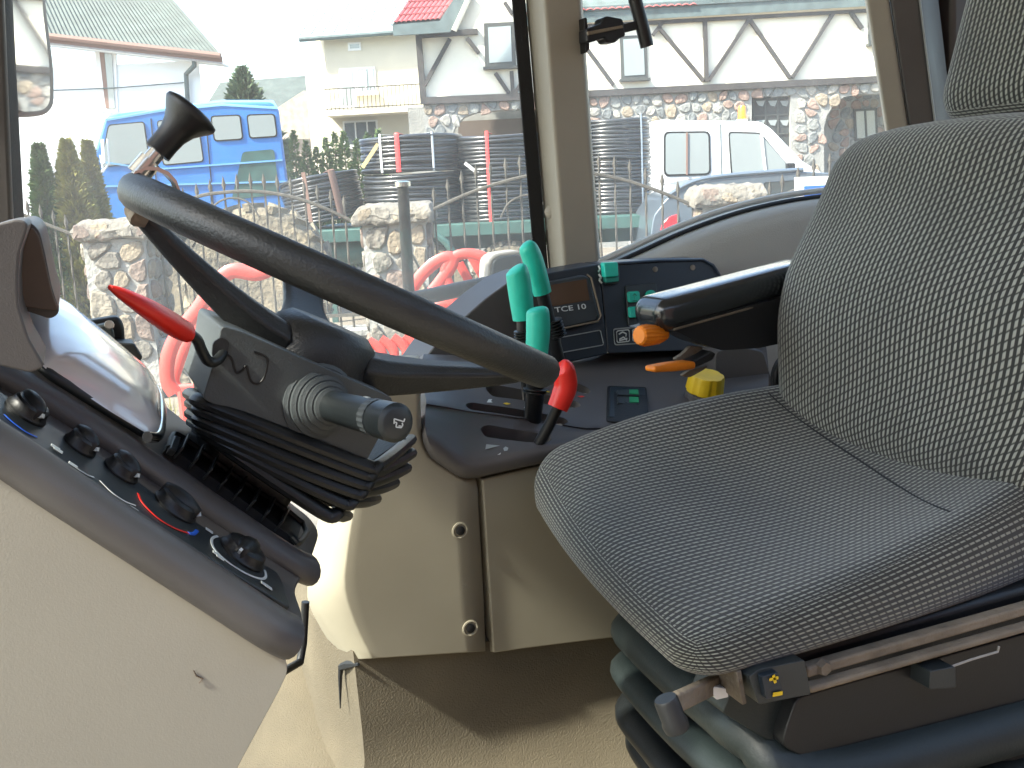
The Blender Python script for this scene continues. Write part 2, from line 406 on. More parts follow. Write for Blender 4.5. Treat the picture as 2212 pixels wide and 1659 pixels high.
# middle pillar, its window seal and a trim cap
loft_pillar('pillar', [(1128, 1184, 1.63), (1171, 1221, 1.565), (1250, 1296, 1.565), (1254, 1300, 1.63)], -60, 600, 'pillar_beige')
loft_pillar('window_seal', [(1100, 1156, 1.615), (1130, 1186, 1.615), (1130, 1186, 1.635), (1100, 1156, 1.635)], -60, 600, 'seal', bev=.003)
pc = P(1190, 458, 1.603); 
build('trim_cap', MB().lathe(pc, (-.55, -.8, 0), [(-.01, .012), (.003, .011), (.006, .006)], 16), 'pillar_beige', cab)
# front pillar on the right side and its seal
loft_pillar('pillar', [(-90, -60, 1.56), (6, 34, 1.56), (12, 42, 1.64), (-90, -60, 1.64)], -60, 620, 'dark')
loft_pillar('window_seal', [(4, 33, 1.575), (24, 60, 1.60), (24, 60, 1.63), (4, 33, 1.63)], -60, 620, 'seal', bev=.003)
# rear pillar: beige trim, dark trim, bright edge strip
loft_pillar('pillar', [(1858, 1945, 1.63), (1862, 1949, 1.585), (1910, 1995, 1.57), (1914, 1999, 1.63)], -60, 500, 'pillar_beige')
loft_pillar('pillar', [(1913, 1997, 1.57), (1980, 2050, 1.54), (2020, 2085, 1.56), (2020, 2085, 1.62), (1918, 2001, 1.62)], -60, 500, 'dark')
loft_pillar('edge_strip', [(1977, 2047, 1.537), (1981, 2051, 1.535), (1983, 2053, 1.545), (1979, 2049, 1.55)], -60, 500, 'print_dim', bev=0)
# panes of the right side
xA, xB, xC = P(35, 300, 1.62).x, P(1185, 300, 1.62).x, P(1885, 150, 1.62).x
for a, b in ((xA-.02, xB-.005), (xB+.075, xC+.03)):
    build('window_pane', MB().box(((a+b)/2, 1.62, 1.90), ((b-a)/2, 0, 0), (0, .0025, 0), (0, 0, .74)), 'cab_glass', cab, smooth=0)
# curved windscreen and its frame
ws = []
for k in range(17):
    t = k/16; y = lerp(.02, 1.60, t); ws.append((xA-.03-.34*(1-(2*t-1)**2), y))
rows = [[Vector((x-.05*(z-1.2), y, z)) for x, y in ws] for z in (1.16, 1.6, 2.1, 2.62)]
build('windscreen', MB().sheet(rows, (-.005, 0, 0)), 'cab_glass', cab, smooth=60)
build('cowl', MB().sheet([[Vector((x-.03, y, z)) for x, y in ws] for z in (FLOOR-.05, 1.17)], (.03, 0, 0)), 'dark', cab, smooth=60)
# roof, its unseen front overhang lengthened to shade the seat; rear wall
rb = MB().rbox((.52, .83, 2.70), (1, 0, 0), (0, 1, 0), (0, 0, 1), (2.50, 1.72, .17), .05, 3); build('roof', rb, 'roofskin', cab, merge=True)
build('rear_panel', MB().box((1.70, .85, 1.42), (.03, 0, 0), (0, .78, 0), (0, 0, .36)), 'pillar_beige', cab, bevel=.01)
build('rear_pane', MB().box((1.70, .85, 2.20), (.003, 0, 0), (0, .76, 0), (0, 0, .42)), 'cab_glass', cab, smooth=0)
build('pillar', MB().bar((1.70, .05, 1.1), (1.66, .05, 2.62), .09, .09, (0, 1, 0)), 'dark', cab, bevel=.01)
build('pillar', MB().bar((-.12, .03, 1.1), (-.22, .03, 2.62), .07, .07, (0, 1, 0)), 'dark', cab, bevel=.01)
build('pillar', MB().bar((1.70, 1.6, 1.75), (1.66, 1.6, 2.62), .08, .08, (0, 1, 0)), 'dark', cab, bevel=.01)
# mudguard hump inside the right rear window, with its bright edging
arch = spline([P(x, y, 1.50) for x, y in ((1330, 590), (1420, 548), (1510, 507), (1610, 470), (1700, 446), (1790, 430), (1900, 420), (2040, 424), (2200, 440), (2360, 520))], 5)
n = len(arch); rows = []
for dz, yy in ((0, 1.60), (-.002, 1.535), (-.012, 1.512), (-.035, 1.50), (-.09, 1.49), (-.16, 1.485), (-.23, 1.465), (-.32, 1.46), (-.55, 1.46)):
    rows.append([Vector((p.x, yy, max(p.z+dz, 1.16))) for p in arch])
build('mudguard', MB().sheet(rows, (0, .04, 0)), 'fender', cab, smooth=60, label='grey grained mudguard hump below the side window')
build('edge_strip', MB().tube([Vector((p.x, 1.57, p.z+.012)) for p in arch], .006, 8), 'print', cab)
build('edge_strip', MB().tube([Vector((p.x, 1.55, p.z+.003)) for p in arch], .004, 8), 'seal', cab)
# window latch on the middle pillar: bracket, knob, upright handle
lt = thing('window_latch', 'black plastic window latch with upright handle on the middle pillar', 'latch', P(1262, 90, 1.56))
build('base_plate', MB().prism(px(rnd([(1262, 38), (1268, 38), (1274, 105), (1266, 116)], 4), 1.545), (0, .02, 0)), 'black', lt, bevel=.002)
build('bracket', MB().prism(px(rnd([(1267, 62), (1300, 50), (1303, 38), (1312, 34), (1345, 40), (1349, 52), (1352, 78), (1340, 82), (1330, 92), (1312, 92), (1306, 82), (1275, 92), (1268, 90)], 4), 1.525), (0, .03, 0)), 'black', lt, bevel=.003)
build('bracket_band', MB().prism(px([(1270, 68), (1345, 54), (1347, 60), (1271, 76)], 1.520), (0, .006, 0)), 'dusty_steel', lt, bevel=.001)
build('link', MB().bar(P(1345, 62, 1.53), P(1386, 52, 1.53), .008, .014), 'black', lt, bevel=.002)
build('handle', MB().tube([P(1366, -60, 1.53), P(1372, 0, 1.53), P(1388, 60, 1.53), P(1398, 101, 1.53)], .0115, 12), 'black', lt)

# ================================================================== OUTSIDE THE SIDE WINDOW: mirror, bracket, lamp back
mr_o = P(75, 100, 1.95)
mi = thing('rear_view_mirror', 'large rear view mirror in rounded black housing outside the front pillar', 'mirror', mr_o)
to_cam = (CAM-mr_o).normalized(); tgt = (Q(1750, 130, 24)-mr_o).normalized(); mn = (to_cam+tgt).normalized()
mpl = rnd([(8, -120), (96, -120), (103, 30), (119, 150), (119, 250), (30, 256)], 34, 5)
mb = MB().prism([PN(x, y, mr_o, mn) for x, y in mpl], -mn*.06); build('housing', mb, 'black', mi, bevel=.008, seg=3)
inn = rnd([(12, -110), (86, -110), (93, 30), (108, 150), (108, 238), (30, 243)], 30, 5)
build('mirror_glass', MB().prism([PN(x, y, mr_o+mn*.004, mn) for x, y in inn], -mn*.003), 'mirror', mi, smooth=0)
build('arm', MB().tube([mr_o-mn*.03, mr_o-mn*.05+Vector((-.1, -.12, 0)), P(10, 150, 1.64)], .012, 10), 'black', mi)

bk = thing('tube_bracket', 'black steel tube bracket with upright post outside the side window', 'bracket', P(990, 625, 1.72))
build('arm', MB().tube([P(880, 650, 1.72), P(990, 626, 1.74), P(1125, 598, 1.76)], .0145, 14), 'black', bk)
build('post', MB().tube([P(884, 640, 1.73), P(877, 520, 1.75), P(870, 398, 1.77)], .0105, 14), 'iron', bk)
build('post_cap', MB().lathe(P(870, 398, 1.77), (0, 0, 1), [(-.004, .0145), (.004, .0145), (.006, .008)], 14), 'chrome', bk)
lb = thing('work_lamp', 'black square work lamp seen from behind with pale rim, beside the tube bracket', 'lamp', P(1095, 600, 1.80))
build('rim', MB().prism(px(rnd([(1053, 640), (1056, 562), (1072, 548), (1130, 540), (1150, 640)], 12), 1.78), (0, .05, 0)), 'mat_rib', lb, bevel=.004)
build('body', MB().prism(px(rnd([(1061, 640), (1064, 568), (1078, 555), (1126, 549), (1140, 640)], 12), 1.775), (0, .02, 0)), 'strip', lb, bevel=.003)
build('stay', MB().tube([P(1095, 615, 1.79), P(1095, 640, 1.76)], .01, 8), 'black', lb)
hb = thing('door_catch', 'black plastic window catch block behind the instrument console', 'catch', P(240, 740, 1.58))
build('body', MB().prism(px(rnd([(150, 700), (255, 683), (268, 700), (274, 790), (200, 840), (140, 780)], 14), 1.58), (0, .03, 0)), 'black', hb, bevel=.005)
build('cover', MB().prism(px(rnd([(190, 708), (236, 698), (246, 712), (248, 735), (206, 745)], 8), 1.555), (0, .03, 0)), 'strip', hb, bevel=.004)
build('handle', MB().prism(px(rnd([(245, 740), (290, 742), (309, 772), (302, 782), (290, 776), (262, 800), (240, 770)], 6), 1.53), (0, .05, 0)), 'black', hb, bevel=.004)
build('bolt', MB().lathe(P(236, 702, 1.553), (0, -1, .3), [(0, .007), (.005, .006)], 12), 'steel', hb)

# ================================================================== RIGHT-HAND SIDE CONSOLE
sc_ = thing('side_console', 'beige moulded side console with dark control deck and lever slots right of the seat', 'console', (.8, 1.35, FLOOR+.15))
# front beige panel: a moulded sheet wrapping round to the front
left = [(852, 782), (836, 805), (806, 862), (770, 950), (730, 1030), (700, 1105), (684, 1160), (672, 1220), (664, 1290), (690, 1352), (737, 1428)]
right = [(912, 782), (909, 830), (909, 880), (913, 930), (940, 985), (1012, 1028), (1030, 1040), (1034, 1100), (1040, 1200), (1046, 1320), (1049, 1408)]
rows = []
for (lx, ly), (rx, ry) in zip(left, right):
    r = []
    for j in range(15):
        t = j/14; w = 1-min(1, t/.22); yy = 1.172+.11*w*w
        if j == 14: yy += .012
        r.append(P(lerp(lx, rx, t), lerp(ly, ry, t), yy))
    rows.append(r)
rows = [list(c) for c in zip(*[spline(list(c), 3) for c in zip(*rows)])]
build('front_panel', MB().sheet(rows, (.012, .05, 0)), 'beige', sc_, bevel=.004, smooth=60)
for a in ((994, 1146), (1016, 1357)):
    o = P(a[0], a[1], 1.172)
    build('screw_recess', MB().lathe(o, (0, -1, 0), [(-.004, .0115), (.0012, .0115), (.0016, .0095), (-.0005, .0075)], 20), 'beige', sc_)
    build('screw', MB().lathe(o, (0, -1, 0), [(0, .006), (.0022, .006), (.003, .003)], 14), 'black', sc_)
rows = []
for x0, y0, x1, y1 in ((1032, 1040, 1036, 1038), (1040, 1040, 1050, 1034)): pass
cols = [(1033, 1042, 1058, 1409), (1042, 1036, 1066, 1411), (1110, 1020, 1130, 1402), (1210, 996, 1225, 1390), (1420, 945, 1420, 1366), (1800, 860, 1800, 1320)]
rows = [[P(lerp(a, c, t), lerp(b, d, t), 1.178+(.012 if i == 0 else 0)) for i, (a, b, c, d) in enumerate(cols)] for t in (0, .03, .5, .97, 1)]
build('rear_panel', MB().sheet(rows, (0, .05, 0)), 'beige', sc_, bevel=.004, smooth=50)
build('panel_joint', MB().sheet([[P(1026, 1030, 1.20), P(1042, 1030, 1.20)], [P(1044, 1415, 1.20), P(1064, 1415, 1.20)]], (0, .03, 0)), 'seal', sc_)
build('core', MB().box((1.0, 1.40, 1.29), (.58, 0, 0), (0, .15, 0), (0, 0, .12)), 'black', sc_)
# control deck
R = [
 (1.160, [(938, 985), (975, 1012), (1018, 1030), (1110, 1012), (1210, 990), (1310, 966), (1430, 938), (1660, 892)]),
 (1.155, [(926, 955), (965, 988), (1014, 1012), (1110, 995), (1210, 974), (1310, 952), (1430, 925), (1660, 880)]),
 (1.165, [(919, 925), (955, 950), (1010, 985), (1110, 973), (1210, 955), (1310, 938), (1430, 912), (1660, 870)]),
 (1.230, [(919, 880), (960, 888), (1020, 898), (1110, 908), (1210, 922), (1300, 930), (1430, 905), (1660, 858)]),
 (1.238, [(921, 868), (962, 874), (1022, 886), (1110, 896), (1210, 911), (1300, 918), (1430, 896), (1660, 850)]),
 (1.300, [(915, 838), (960, 842), (1022, 850), (1110, 856), (1210, 866), (1300, 872), (1430, 860), (1660, 828)]),
 (1.360, [(908, 806), (955, 808), (1022, 812), (1110, 816), (1210, 822), (1300, 826), (1430, 818), (1660, 795)]),
 (1.440, [(915, 765), (960, 766), (1030, 768), (1130, 772), (1222, 776), (1310, 762), (1430, 758), (1655, 745)]),
]
rows = [[P(x, y, Y) for x, y in r] for Y, r in R]
rows = [spline(r, 3) for r in rows]; rows = [list(c) for c in zip(*[spline(list(c), 3) for c in zip(*rows)])]
deck = build('control_deck', MB().sheet(rows, (0, .03, -.012)), 'deck', sc_, smooth=60)
def deckpt(x, y, Y0=1.30):
    # where the view through (x, y) meets the deck grid
    best = None; d = ray(x, y)
    for i in range(len(rows)-1):
        for j in range(len(rows[0])-1):
            for tri in ((rows[i][j], rows[i][j+1], rows[i+1][j+1]), (rows[i][j], rows[i+1][j+1], rows[i+1][j])):
                n_ = (tri[1]-tri[0]).cross(tri[2]-tri[0])
                if abs(n_.dot(d)) < 1e-12: continue
                t = (tri[0]-CAM).dot(n_)/n_.dot(d); p = CAM+d*t
                ins = [ (tri[(k+1) % 3]-tri[k]).cross(p-tri[k]).dot(n_) for k in range(3)]
                if min(ins) >= -1e-12 or max(ins) <= 1e-12:
                    if best is None or t < best[0]: best = (t, p, n_.normalized())
    if best is None: return P(x, y, Y0), Vector((0, -.3, .95))
    n_ = best[2]; return best[1], (n_ if n_.z > 0 else -n_)
slots = [[(1036, 925), (1052, 917), (1184, 938), (1193, 948), (1180, 957), (1048, 944)], [(1004, 872), (1020, 869), (1218, 902), (1230, 911), (1216, 918), (1012, 884)], [(1046, 836), (1060, 829), (1245, 866), (1257, 876), (1242, 882), (1062, 856)], [(1190, 806), (1268, 836), (1278, 846), (1268, 852), (1200, 830)]]
cutters = []
for s_ in slots:
    poly = [deckpt(x, y) for x, y in rnd(s_, 9, 3)]
    nn = sum((p[1] for p in poly), Vector()).normalized()
    cutters.append(MB().prism([p[0]+nn*.03 for p in poly], -nn*.052))
deck.parent = None; deck.location = root_loc(sc_); cut(deck, cutters); deck.parent = sc_; deck.location = (0, 0, 0)
deck.data.shade_smooth(); deck.data.set_sharp_from_angle(angle=math.radians(50))
for cx, cy in ((1218, 911), (1243, 876), (1268, 845)):
    p, nn = deckpt(cx, cy); build('slot_pad', MB().lathe(p-nn*.018, nn, [(0, .006), (.007, .011), (.011, .006)], 12), 'mat_rib', sc_)
def deckmark(name, pts, m, off=.0012):
    mb = MB(); q = [deckpt(x, y) for x, y in pts]; mb.add([p+nn*off for p, nn in q], [list(range(len(q)))]); return build(name, mb, m, sc_, smooth=0)
deckmark('printed_mark', [(1020, 818), (1024, 818), (1023, 833), (1017, 833)], 'print')
deckmark('printed_mark', [(1048, 972), (1050, 961), (1080, 964)], 'print_dim')
deckmark('printed_mark', [(1074, 984), (1082, 979), (1080, 983)], 'print')
deckmark('printed_mark', [(1087, 970), (1092, 966), (1098, 969), (1096, 975), (1089, 976)], 'print_dim')
for a in ((1057, 868), (1137, 880)): deckmark('printed_mark', [(a[0]-6, a[1]+3), (a[0]-2, a[1]-4), (a[0]+6, a[1]-4), (a[0]+3, a[1]), (a[0]+7, a[1]+3)], 'print')
deckmark('printed_mark', [(1086, 873), (1094, 871), (1103, 874), (1094, 876)], 'yellow'); deckmark('printed_mark', [(1172, 847), (1180, 845), (1188, 848), (1180, 850)], 'yellow')
deckmark('printed_mark', [(1246, 857), (1256, 856), (1263, 858), (1254, 860)], 'red')
# small switch plate with two green rockers
sp_ = rnd([(1312, 835), (1396, 838), (1402, 915), (1310, 912)], 5)
q = [deckpt(x, y) for x, y in sp_]; nn = q[0][1]
build('switch_frame', MB().prism([p+nn*.002 for p, _ in q], -nn*.012), 'seal', sc_, bevel=.001)
q2 = [deckpt(x, y) for x, y in rnd([(1317, 840), (1392, 843), (1397, 909), (1314, 906)], 4)]
build('switch_plate', MB().prism([p+nn*.0045 for p, _ in q2], -nn*.004), 'navy', sc_, bevel=.001)
for x0, y0, x1, y1 in ((1330, 853, 1376, 866), (1330, 869, 1376, 884)):
    q3 = [deckpt(x, y)[0]+nn*.0095 for x, y in ((x0, y0), (x1, y0+1), (x1+2, y1), (x0+1, y1-2))]
    rk = build('rocker_switch', MB().prism(q3, -nn*.006), 'strip', sc_, bevel=.0008)
    q4 = [deckpt(x, y)[0]+nn*.0108 for x, y in ((x1-20, y0+1), (x1-1, y0+1.5), (x1, y1-2), (x1-20, y1-3))]
    build('green_lens', MB().prism(q4, -nn*.002), 'greenlit', rk)
for x0 in (1334, 1362):
    mk = MB()
    for dx, dy, ex, ey in ((0, 0, 14, 0), (0, 7, 14, 7), (2, 1, 12, 6), (2, 6, 12, 1)):
        a_, b_ = deckpt(x0+dx, 893+dy)[0]+nn*.0052, deckpt(x0+ex, 893+ey)[0]+nn*.0052; mk.bar(a_, b_, .0016, .0006, nn)
    build('printed_symbol', mk, 'greenlit', sc_, smooth=0)
# yellow fluted knob on the deck
kp, kn = deckpt(1520, 850); kn = Vector((.05, -.25, 1)).normalized(); kp = P(1521, 845, 1.28)
yk = build('knob', MB().lathe(kp, kn, [(0, .028), (.002, .0295), (.024, .0275), (.028, .026), (.0285, .016)], 48, rib=lambda q: -.075*max(0, math.cos(q*7))**2), 'yellow', sc_, smooth=25, label='yellow fluted knob')
build('knob_base', MB().lathe(kp-kn*.03, kn, [(0, .03), (.026, .028), (.03, .024)], 20), 'deck', sc_)
# raised wing at the front and the plain housing at the back of the deck
wing = rnd([(900, 800), (940, 745), (1000, 688), (1050, 644), (1104, 606), (1150, 588), (1190, 596), (1226, 790), (1100, 800)], 14)
build('deck_wing', MB().prism(px(wing, 1.455), (.0, .10, 0)), 'deck', sc_, bevel=.010, seg=4)
rear = rnd([(1545, 757), (1600, 748), (1650, 757), (1676, 850), (1700, 960), (1480, 960), (1545, 840)], 14)
build('deck_housing', MB().prism(px(rear, 1.34), (.0, .12, 0)), 'deck', sc_, bevel=.018, seg=4)

# ================================================================== INSTRUMENT PANEL ON THE SIDE CONSOLE
dp = thing('display_panel', 'dark blue switch panel with small brown display reading TCE 10 behind the levers', 'control panel', P(1400, 770, 1.46))
def dpl(x, y, off=0.0): return P(x, y, 1.452-(y-765)/200*.045*-1*-1 - off) if False else P(x, y, 1.395+.05*max(0, (765-y))/200-off)
def dprism(pts, off, th): f_ = [dpl(x, y, off) for x, y in pts]; return MB().prism(f_, (0, th, 0))
build('display_housing', dprism(rnd([(1178, 592), (1240, 580), (1294, 571), (1313, 764), (1222, 784)], 4), .0, .06), 'navy', dp, bevel=.003)
build('switch_board', dprism(rnd([(1296, 571), (1420, 562), (1520, 559), (1545, 575), (1562, 605), (1610, 700), (1630, 752), (1314, 764)], 8), .0, .06), 'navy', dp, bevel=.005, seg=3)
build('top_edge', MB().tube([dpl(x, y+1, .001) for x, y in ((1300, 571), (1420, 562), (1518, 560), (1540, 572), (1556, 596), (1575, 632))], .0028, 8), 'navy_edge', dp)
bz = build('bezel', dprism(rnd([(1170, 612), (1262, 594), (1274, 600), (1296, 684), (1290, 694), (1205, 713)], 8), .010, .012), 'strip', dp, bevel=.004, seg=3)
build('bezel_rim', MB().tube([dpl(x, y, .012) for x, y in ((1268, 593), (1277, 600), (1298, 682), (1292, 694), (1204, 712))], .0016, 6), 'dusty_steel', dp)
build('screen', dprism([(1182, 617), (1266, 603), (1274, 648), (1192, 662)], .0108, .002), 'lcd', bz)
a_ = dpl(1199, 675, .0115); bx = dpl(1269, 666, .0115)-a_
text('lettering', 'TCE 10', a_, bx, dpl(1197, 665, .0115)-a_, .0115, 'print', dp, squash=1.6)
def outline(name, pts, w, m, par, off=.0012):
    q_ = [dpl(x, y, off) for x, y in pts]; mb = MB()
    for a1, b1 in zip(q_, q_[1:]+q_[:1]): mb.bar(a1, b1, .0006, w, (0, 0, 1))
    return build(name, mb, m, par, smooth=0)
outline('printed_frame', rnd([(1190, 733), (1297, 713), (1304, 745), (1200, 764)], 4, 3), .0016, 'print_dim', dp)
outline('printed_frame', rnd([(1325, 711), (1385, 706), (1390, 741), (1328, 745)], 5, 3), .0022, 'print_dim', dp)
outline('printed_frame', rnd([(1332, 715), (1359, 712), (1360, 737), (1333, 740)], 4, 3), .0016, 'print', dp)
outline('printed_frame', rnd([(1366, 712), (1392, 709), (1394, 735), (1367, 737)], 4, 3), .0016, 'print', dp)
def icon(strokes, off=.0014, w=.0022):
    mb = MB()
    for s_ in strokes:
        for a1, b1 in zip(s_, s_[1:]): mb.bar(dpl(*a1, off), dpl(*b1, off), .0006, w, (0, 0, 1))
    return build('printed_symbol', mb, 'print', dp, smooth=0)
icon([[(1338, 733), (1347, 728), (1354, 735)], [(1337, 722), (1345, 717), (1353, 721), (1352, 727)], [(1338, 736), (1355, 731)]])
icon([[(1360, 627), (1380, 617), (1378, 627), (1361, 628)], [(1360, 619), (1376, 617)]])
icon([[(1389, 626), (1389, 618), (1402, 615), (1394, 626)], [(1400, 625), (1411, 615)], [(1396, 627), (1411, 625)]])
icon([[(1293, 574), (1296, 582), (1292, 587)], [(1293, 592), (1299, 600), (1294, 604), (1300, 612)]], w=.003)
# teal rocker, buttons, screws, key
build('rocker_frame', dprism(rnd([(1303, 569), (1337, 566), (1340, 606), (1334, 613), (1308, 615)], 3), .006, .01), 'strip', dp, bevel=.001)
rk = build('rocker_switch', dprism([(1305, 568), (1335, 566), (1337, 597), (1308, 600)], .014, .014), 'teal', dp, bevel=.0018)
build('rocker_foot', dprism([(1308, 600), (1337, 597), (1337, 608), (1310, 611)], .010, .01), 'teal_dark', rk, bevel=.001)
build('button_plate', dprism(rnd([(1352, 617), (1418, 611), (1424, 700), (1358, 704)], 4), .003, .006), 'strip', dp, bevel=.001)
b1 = build('button', dprism(rnd([(1358, 631), (1382, 629), (1384, 652), (1360, 654)], 4), .009, .01), 'teal', dp, bevel=.0015)
build('button', MB().lathe(dpl(1404, 641, .004), (0, -1, .2), [(0, .0105), (.005, .0105), (.0065, .008)], 20), 'teal', dp)
build('button', dprism(rnd([(1360, 664), (1386, 662), (1388, 685), (1362, 687)], 4), .009, .01), 'teal', dp, bevel=.0015)
mb = MB(); mb.bar(dpl(1371, 634, .0205), dpl(1371, 648, .0205), .0008, .0016); mb.bar(dpl(1367, 639, .0205), dpl(1371, 634, .0205), .0008, .0016); mb.bar(dpl(1375, 639, .0205), dpl(1371, 634, .0205), .0008, .0016); mb.bar(dpl(1366, 650, .0205), dpl(1377, 649, .0205), .0008, .0016)
build('arrow_symbol', mb, 'teal_dark', b1, smooth=0)
for x, y in ((1415, 582), (1496, 578)): build('screw', MB().lathe(dpl(x, y, 0), (0, -1, 0), [(0, .005), (.002, .0045), (.0025, .002)], 12), 'steel', dp)

# ================================================================== LEVERS
def lever(label, grip, gr, shaft, sr, m, Yg, Ys, rings=()):
    t = thing('control_lever', label, 'lever', P(*shaft[-1], Ys), 'hand levers on the side console')
    g = spline([P(x, y, Yg) for x, y in grip], 5); n = len(g)
    rad = [gr*(.55+.45*math.sin(min(1, i/(n*.22))*math.pi/2)) * (1-.06*math.cos(i/n*6)) for i in range(n)]; rad[0] = gr*.35
    build('grip', MB().tube(g, rad, 18), m, t, smooth=50)
    sh = spline([P(x, y, lerp(Yg, Ys, i/(len(shaft)-1))) for i, (x, y) in enumerate(shaft)], 4)
    build('shaft', MB().tube(sh, sr, 14), 'black', t)
    for (x0, y0, x1, y1, k, r_, yy) in rings:
        a1, b1 = P(x0, y0, yy), P(x1, y1, yy); d = (b1-a1); mb = MB(); L_ = d.length
        pr = []
        for i in range(k):
            pr += [(L_*i/k, r_*.8), (L_*(i+.3)/k, r_), (L_*(i+.6)/k, r_)]
        mb.lathe(a1, d, pr+[(L_, r_*.75)], 18); build('boot', mb, 'rubber', t, smooth=30)
    return t
lever('teal gripped lever with its tip bent back, standing tallest beside the pillar', [(1132, 527), (1145, 545), (1158, 585), (1172, 634)], .0142, [(1171, 630), (1185, 690), (1205, 770), (1225, 835)], .0095, 'teal', 1.325, 1.345, ((1194, 690, 1206, 728, 6, .0135, 1.332),))
lever('teal gripped lever with ringed boot in front of the display', [(1112, 578), (1118, 592), (1125, 640), (1131, 690)], .0160, [(1130, 685), (1132, 760), (1138, 820), (1144, 868)], .0095, 'teal', 1.28, 1.29, ((1130, 713, 1132, 742, 5, .0135, 1.282),))
lever('short teal gripped lever just behind the steering wheel rim', [(1160, 664), (1162, 680), (1162, 725), (1157, 790)], .0152, [(1157, 780), (1156, 845), (1153, 880), (1150, 915)], .0125, 'teal', 1.20, 1.245, ((1157, 838, 1156, 850, 2, .017, 1.21),))
lever('red gripped lever leaning in the foremost slot of the deck', [(1209, 791), (1218, 800), (1222, 832), (1214, 858), (1204, 882)], .0145, [(1206, 876), (1195, 900), (1180, 930), (1164, 958)], .0075, 'red', 1.15, 1.175)
# ================================================================== STEERING COLUMN
cl = thing('steering_column', 'dark grey steering column housing with ribbed rubber boot and stalk', 'steering column', (.2, .9, FLOOR))
front = rnd([(478, 703), (522, 716), (850, 860), (840, 905), (790, 1000), (770, 1006), (437, 862), (468, 762)], 12, 3)
build('housing', MB().prism(px(front, .795), (0, .145, 0)), 'column', cl, bevel=.006, seg=3)
# moulded outline and the opening where the red lever comes out
def onface(pts, off=.001): return [P(x, y, .795-off) for x, y in pts]
build('moulded_line', MB().tube(spline(onface([(486, 762), (500, 775), (506, 795), (512, 806), (524, 800), (532, 790), (537, 808), (545, 826), (560, 828), (572, 812), (578, 780), (570, 768), (548, 760)], .0003), 4), .0009, 6), 'rubber', cl)
build('lever_opening', MB().prism(onface(rnd([(460, 740), (478, 728), (496, 738), (492, 760), (470, 782), (458, 770)], 8), .0015), (0, .004, 0)), 'seal', cl)
build('clip', MB().prism(onface(rnd([(700, 955), (716, 962), (714, 985), (696, 978)], 2), .003), (0, .006, 0)), 'rubber', cl, bevel=.001)
# support under the housing down to the floor
build('pedestal', MB().prism(px([(470, 880), (700, 1000), (640, 1080), (560, 1200), (450, 1640), (360, 1640), (440, 1000)], .86), (0, .10, 0)), 'black', cl, bevel=.01)
# ribbed boot
bt = MB()
LN = [(442, 870), (446, 890), (446, 912), (450, 930), (462, 946), (480, 960)]
RN = [(806, 1012), (796, 1028), (788, 1048), (774, 1068), (752, 1090), (718, 1116)]
RF = [(886, 950), (887, 980), (876, 1012), (850, 1044), (810, 1078), (748, 1114)]
for k in range(6):
    pth = [P(LN[k][0]-32, LN[k][1]-20, .93), P(LN[k][0]-8, LN[k][1]-8, .86), P(*LN[k], .805), P(lerp(LN[k][0], RN[k][0], .5), lerp(LN[k][1], RN[k][1], .5)+(4 if k > 1 else 0), .795), P(RN[k][0]-14, RN[k][1]-6, .795), P(RN[k][0]+10, RN[k][1]-6, .80), P(lerp(RN[k][0], RF[k][0], .6)+4, lerp(RN[k][1], RF[k][1], .6), .86), P(*RF[k], .95)]
    build('boot_rib', MB().tube(spline(pth, 6), .0072, 10, flat=((0, 0, 1), .8)), 'rubber', cl)
core = [(446, 862), (806, 1004), (780, 1050), (722, 1110), (640, 1072), (480, 962)]
build('boot_core', MB().prism(px(core, .815), (0, .13, 0)), 'seal', cl, bevel=.01)
core2 = [(800, 1000), (880, 945), (884, 985), (850, 1040), (735, 1112), (722, 1108)]
build('boot_side', MB().prism(px(core2, .90), (0, .06, 0)), 'seal', cl, bevel=.006)
# stalk with boot rings, knurled ring and horn button
a0, a1 = P(694, 872, .80), P(858, 914, .685); ax = (a1-a0).normalized(); L_ = (a1-a0).length
pr = []
for i in range(5):
    r_ = .033-.0045*i; h0 = .005*i; pr += [(h0, r_), (h0+.003, r_), (h0+.0042, r_-.0022), (h0+.005, r_-.003)]
stem = build('stalk_boot', MB().lathe(a0-ax*.004, ax, pr, 28), 'column', cl, smooth=30)
st = build('stalk', MB().lathe(a0, ax, [(.015, .0125), (L_*.55, .0135), (L_*.80, .0135), (L_*.81, .0145), (L_*.98, .0148), (L_, .0125), (L_+.001, .011)], 28), 'strip', cl, smooth=35)
build('knurled_ring', MB().lathe(a0, ax, [(L_*.70, .0142), (L_*.78, .0146)], 40, rib=-.04), 'column', st, smooth=15)
hn = a0+ax*(L_+.0016); hu = (up-ax*up.dot(ax)).normalized(); hr = hu.cross(ax) if hu.cross(ax).dot(rt) > 0 else ax.cross(hu)
mb = MB()
def hp(x, y): return hn+hr*x*.001+hu*y*.001
for a_, b_ in (((-3.6, 3.4), (4.6, 1.2)), ((4.6, 1.2), (5.2, 3.4)), ((-3.6, 3.4), (-3.6, -.2)), ((-3.6, 1.2), (-1.4, .6)), ((-1.4, .6), (-1.8, -2.6)), ((-1.8, -2.6), (2.6, -3.2)), ((2.6, -3.2), (3.8, -1.2)), ((3.8, -1.2), (3.2, .4)), ((.4, -1.8), (2.2, -2.0))):
    mb.bar(hp(*a_), hp(*b_), .0009, .0005, ax)
build('horn_symbol', mb, 'print', st, smooth=0)
build('stalk_mark', MB().bar(a0+ax*L_*.6+up*.0138, a0+ax*L_*.66+up*.0138, .002, .0008, up), 'print', st, smooth=0)
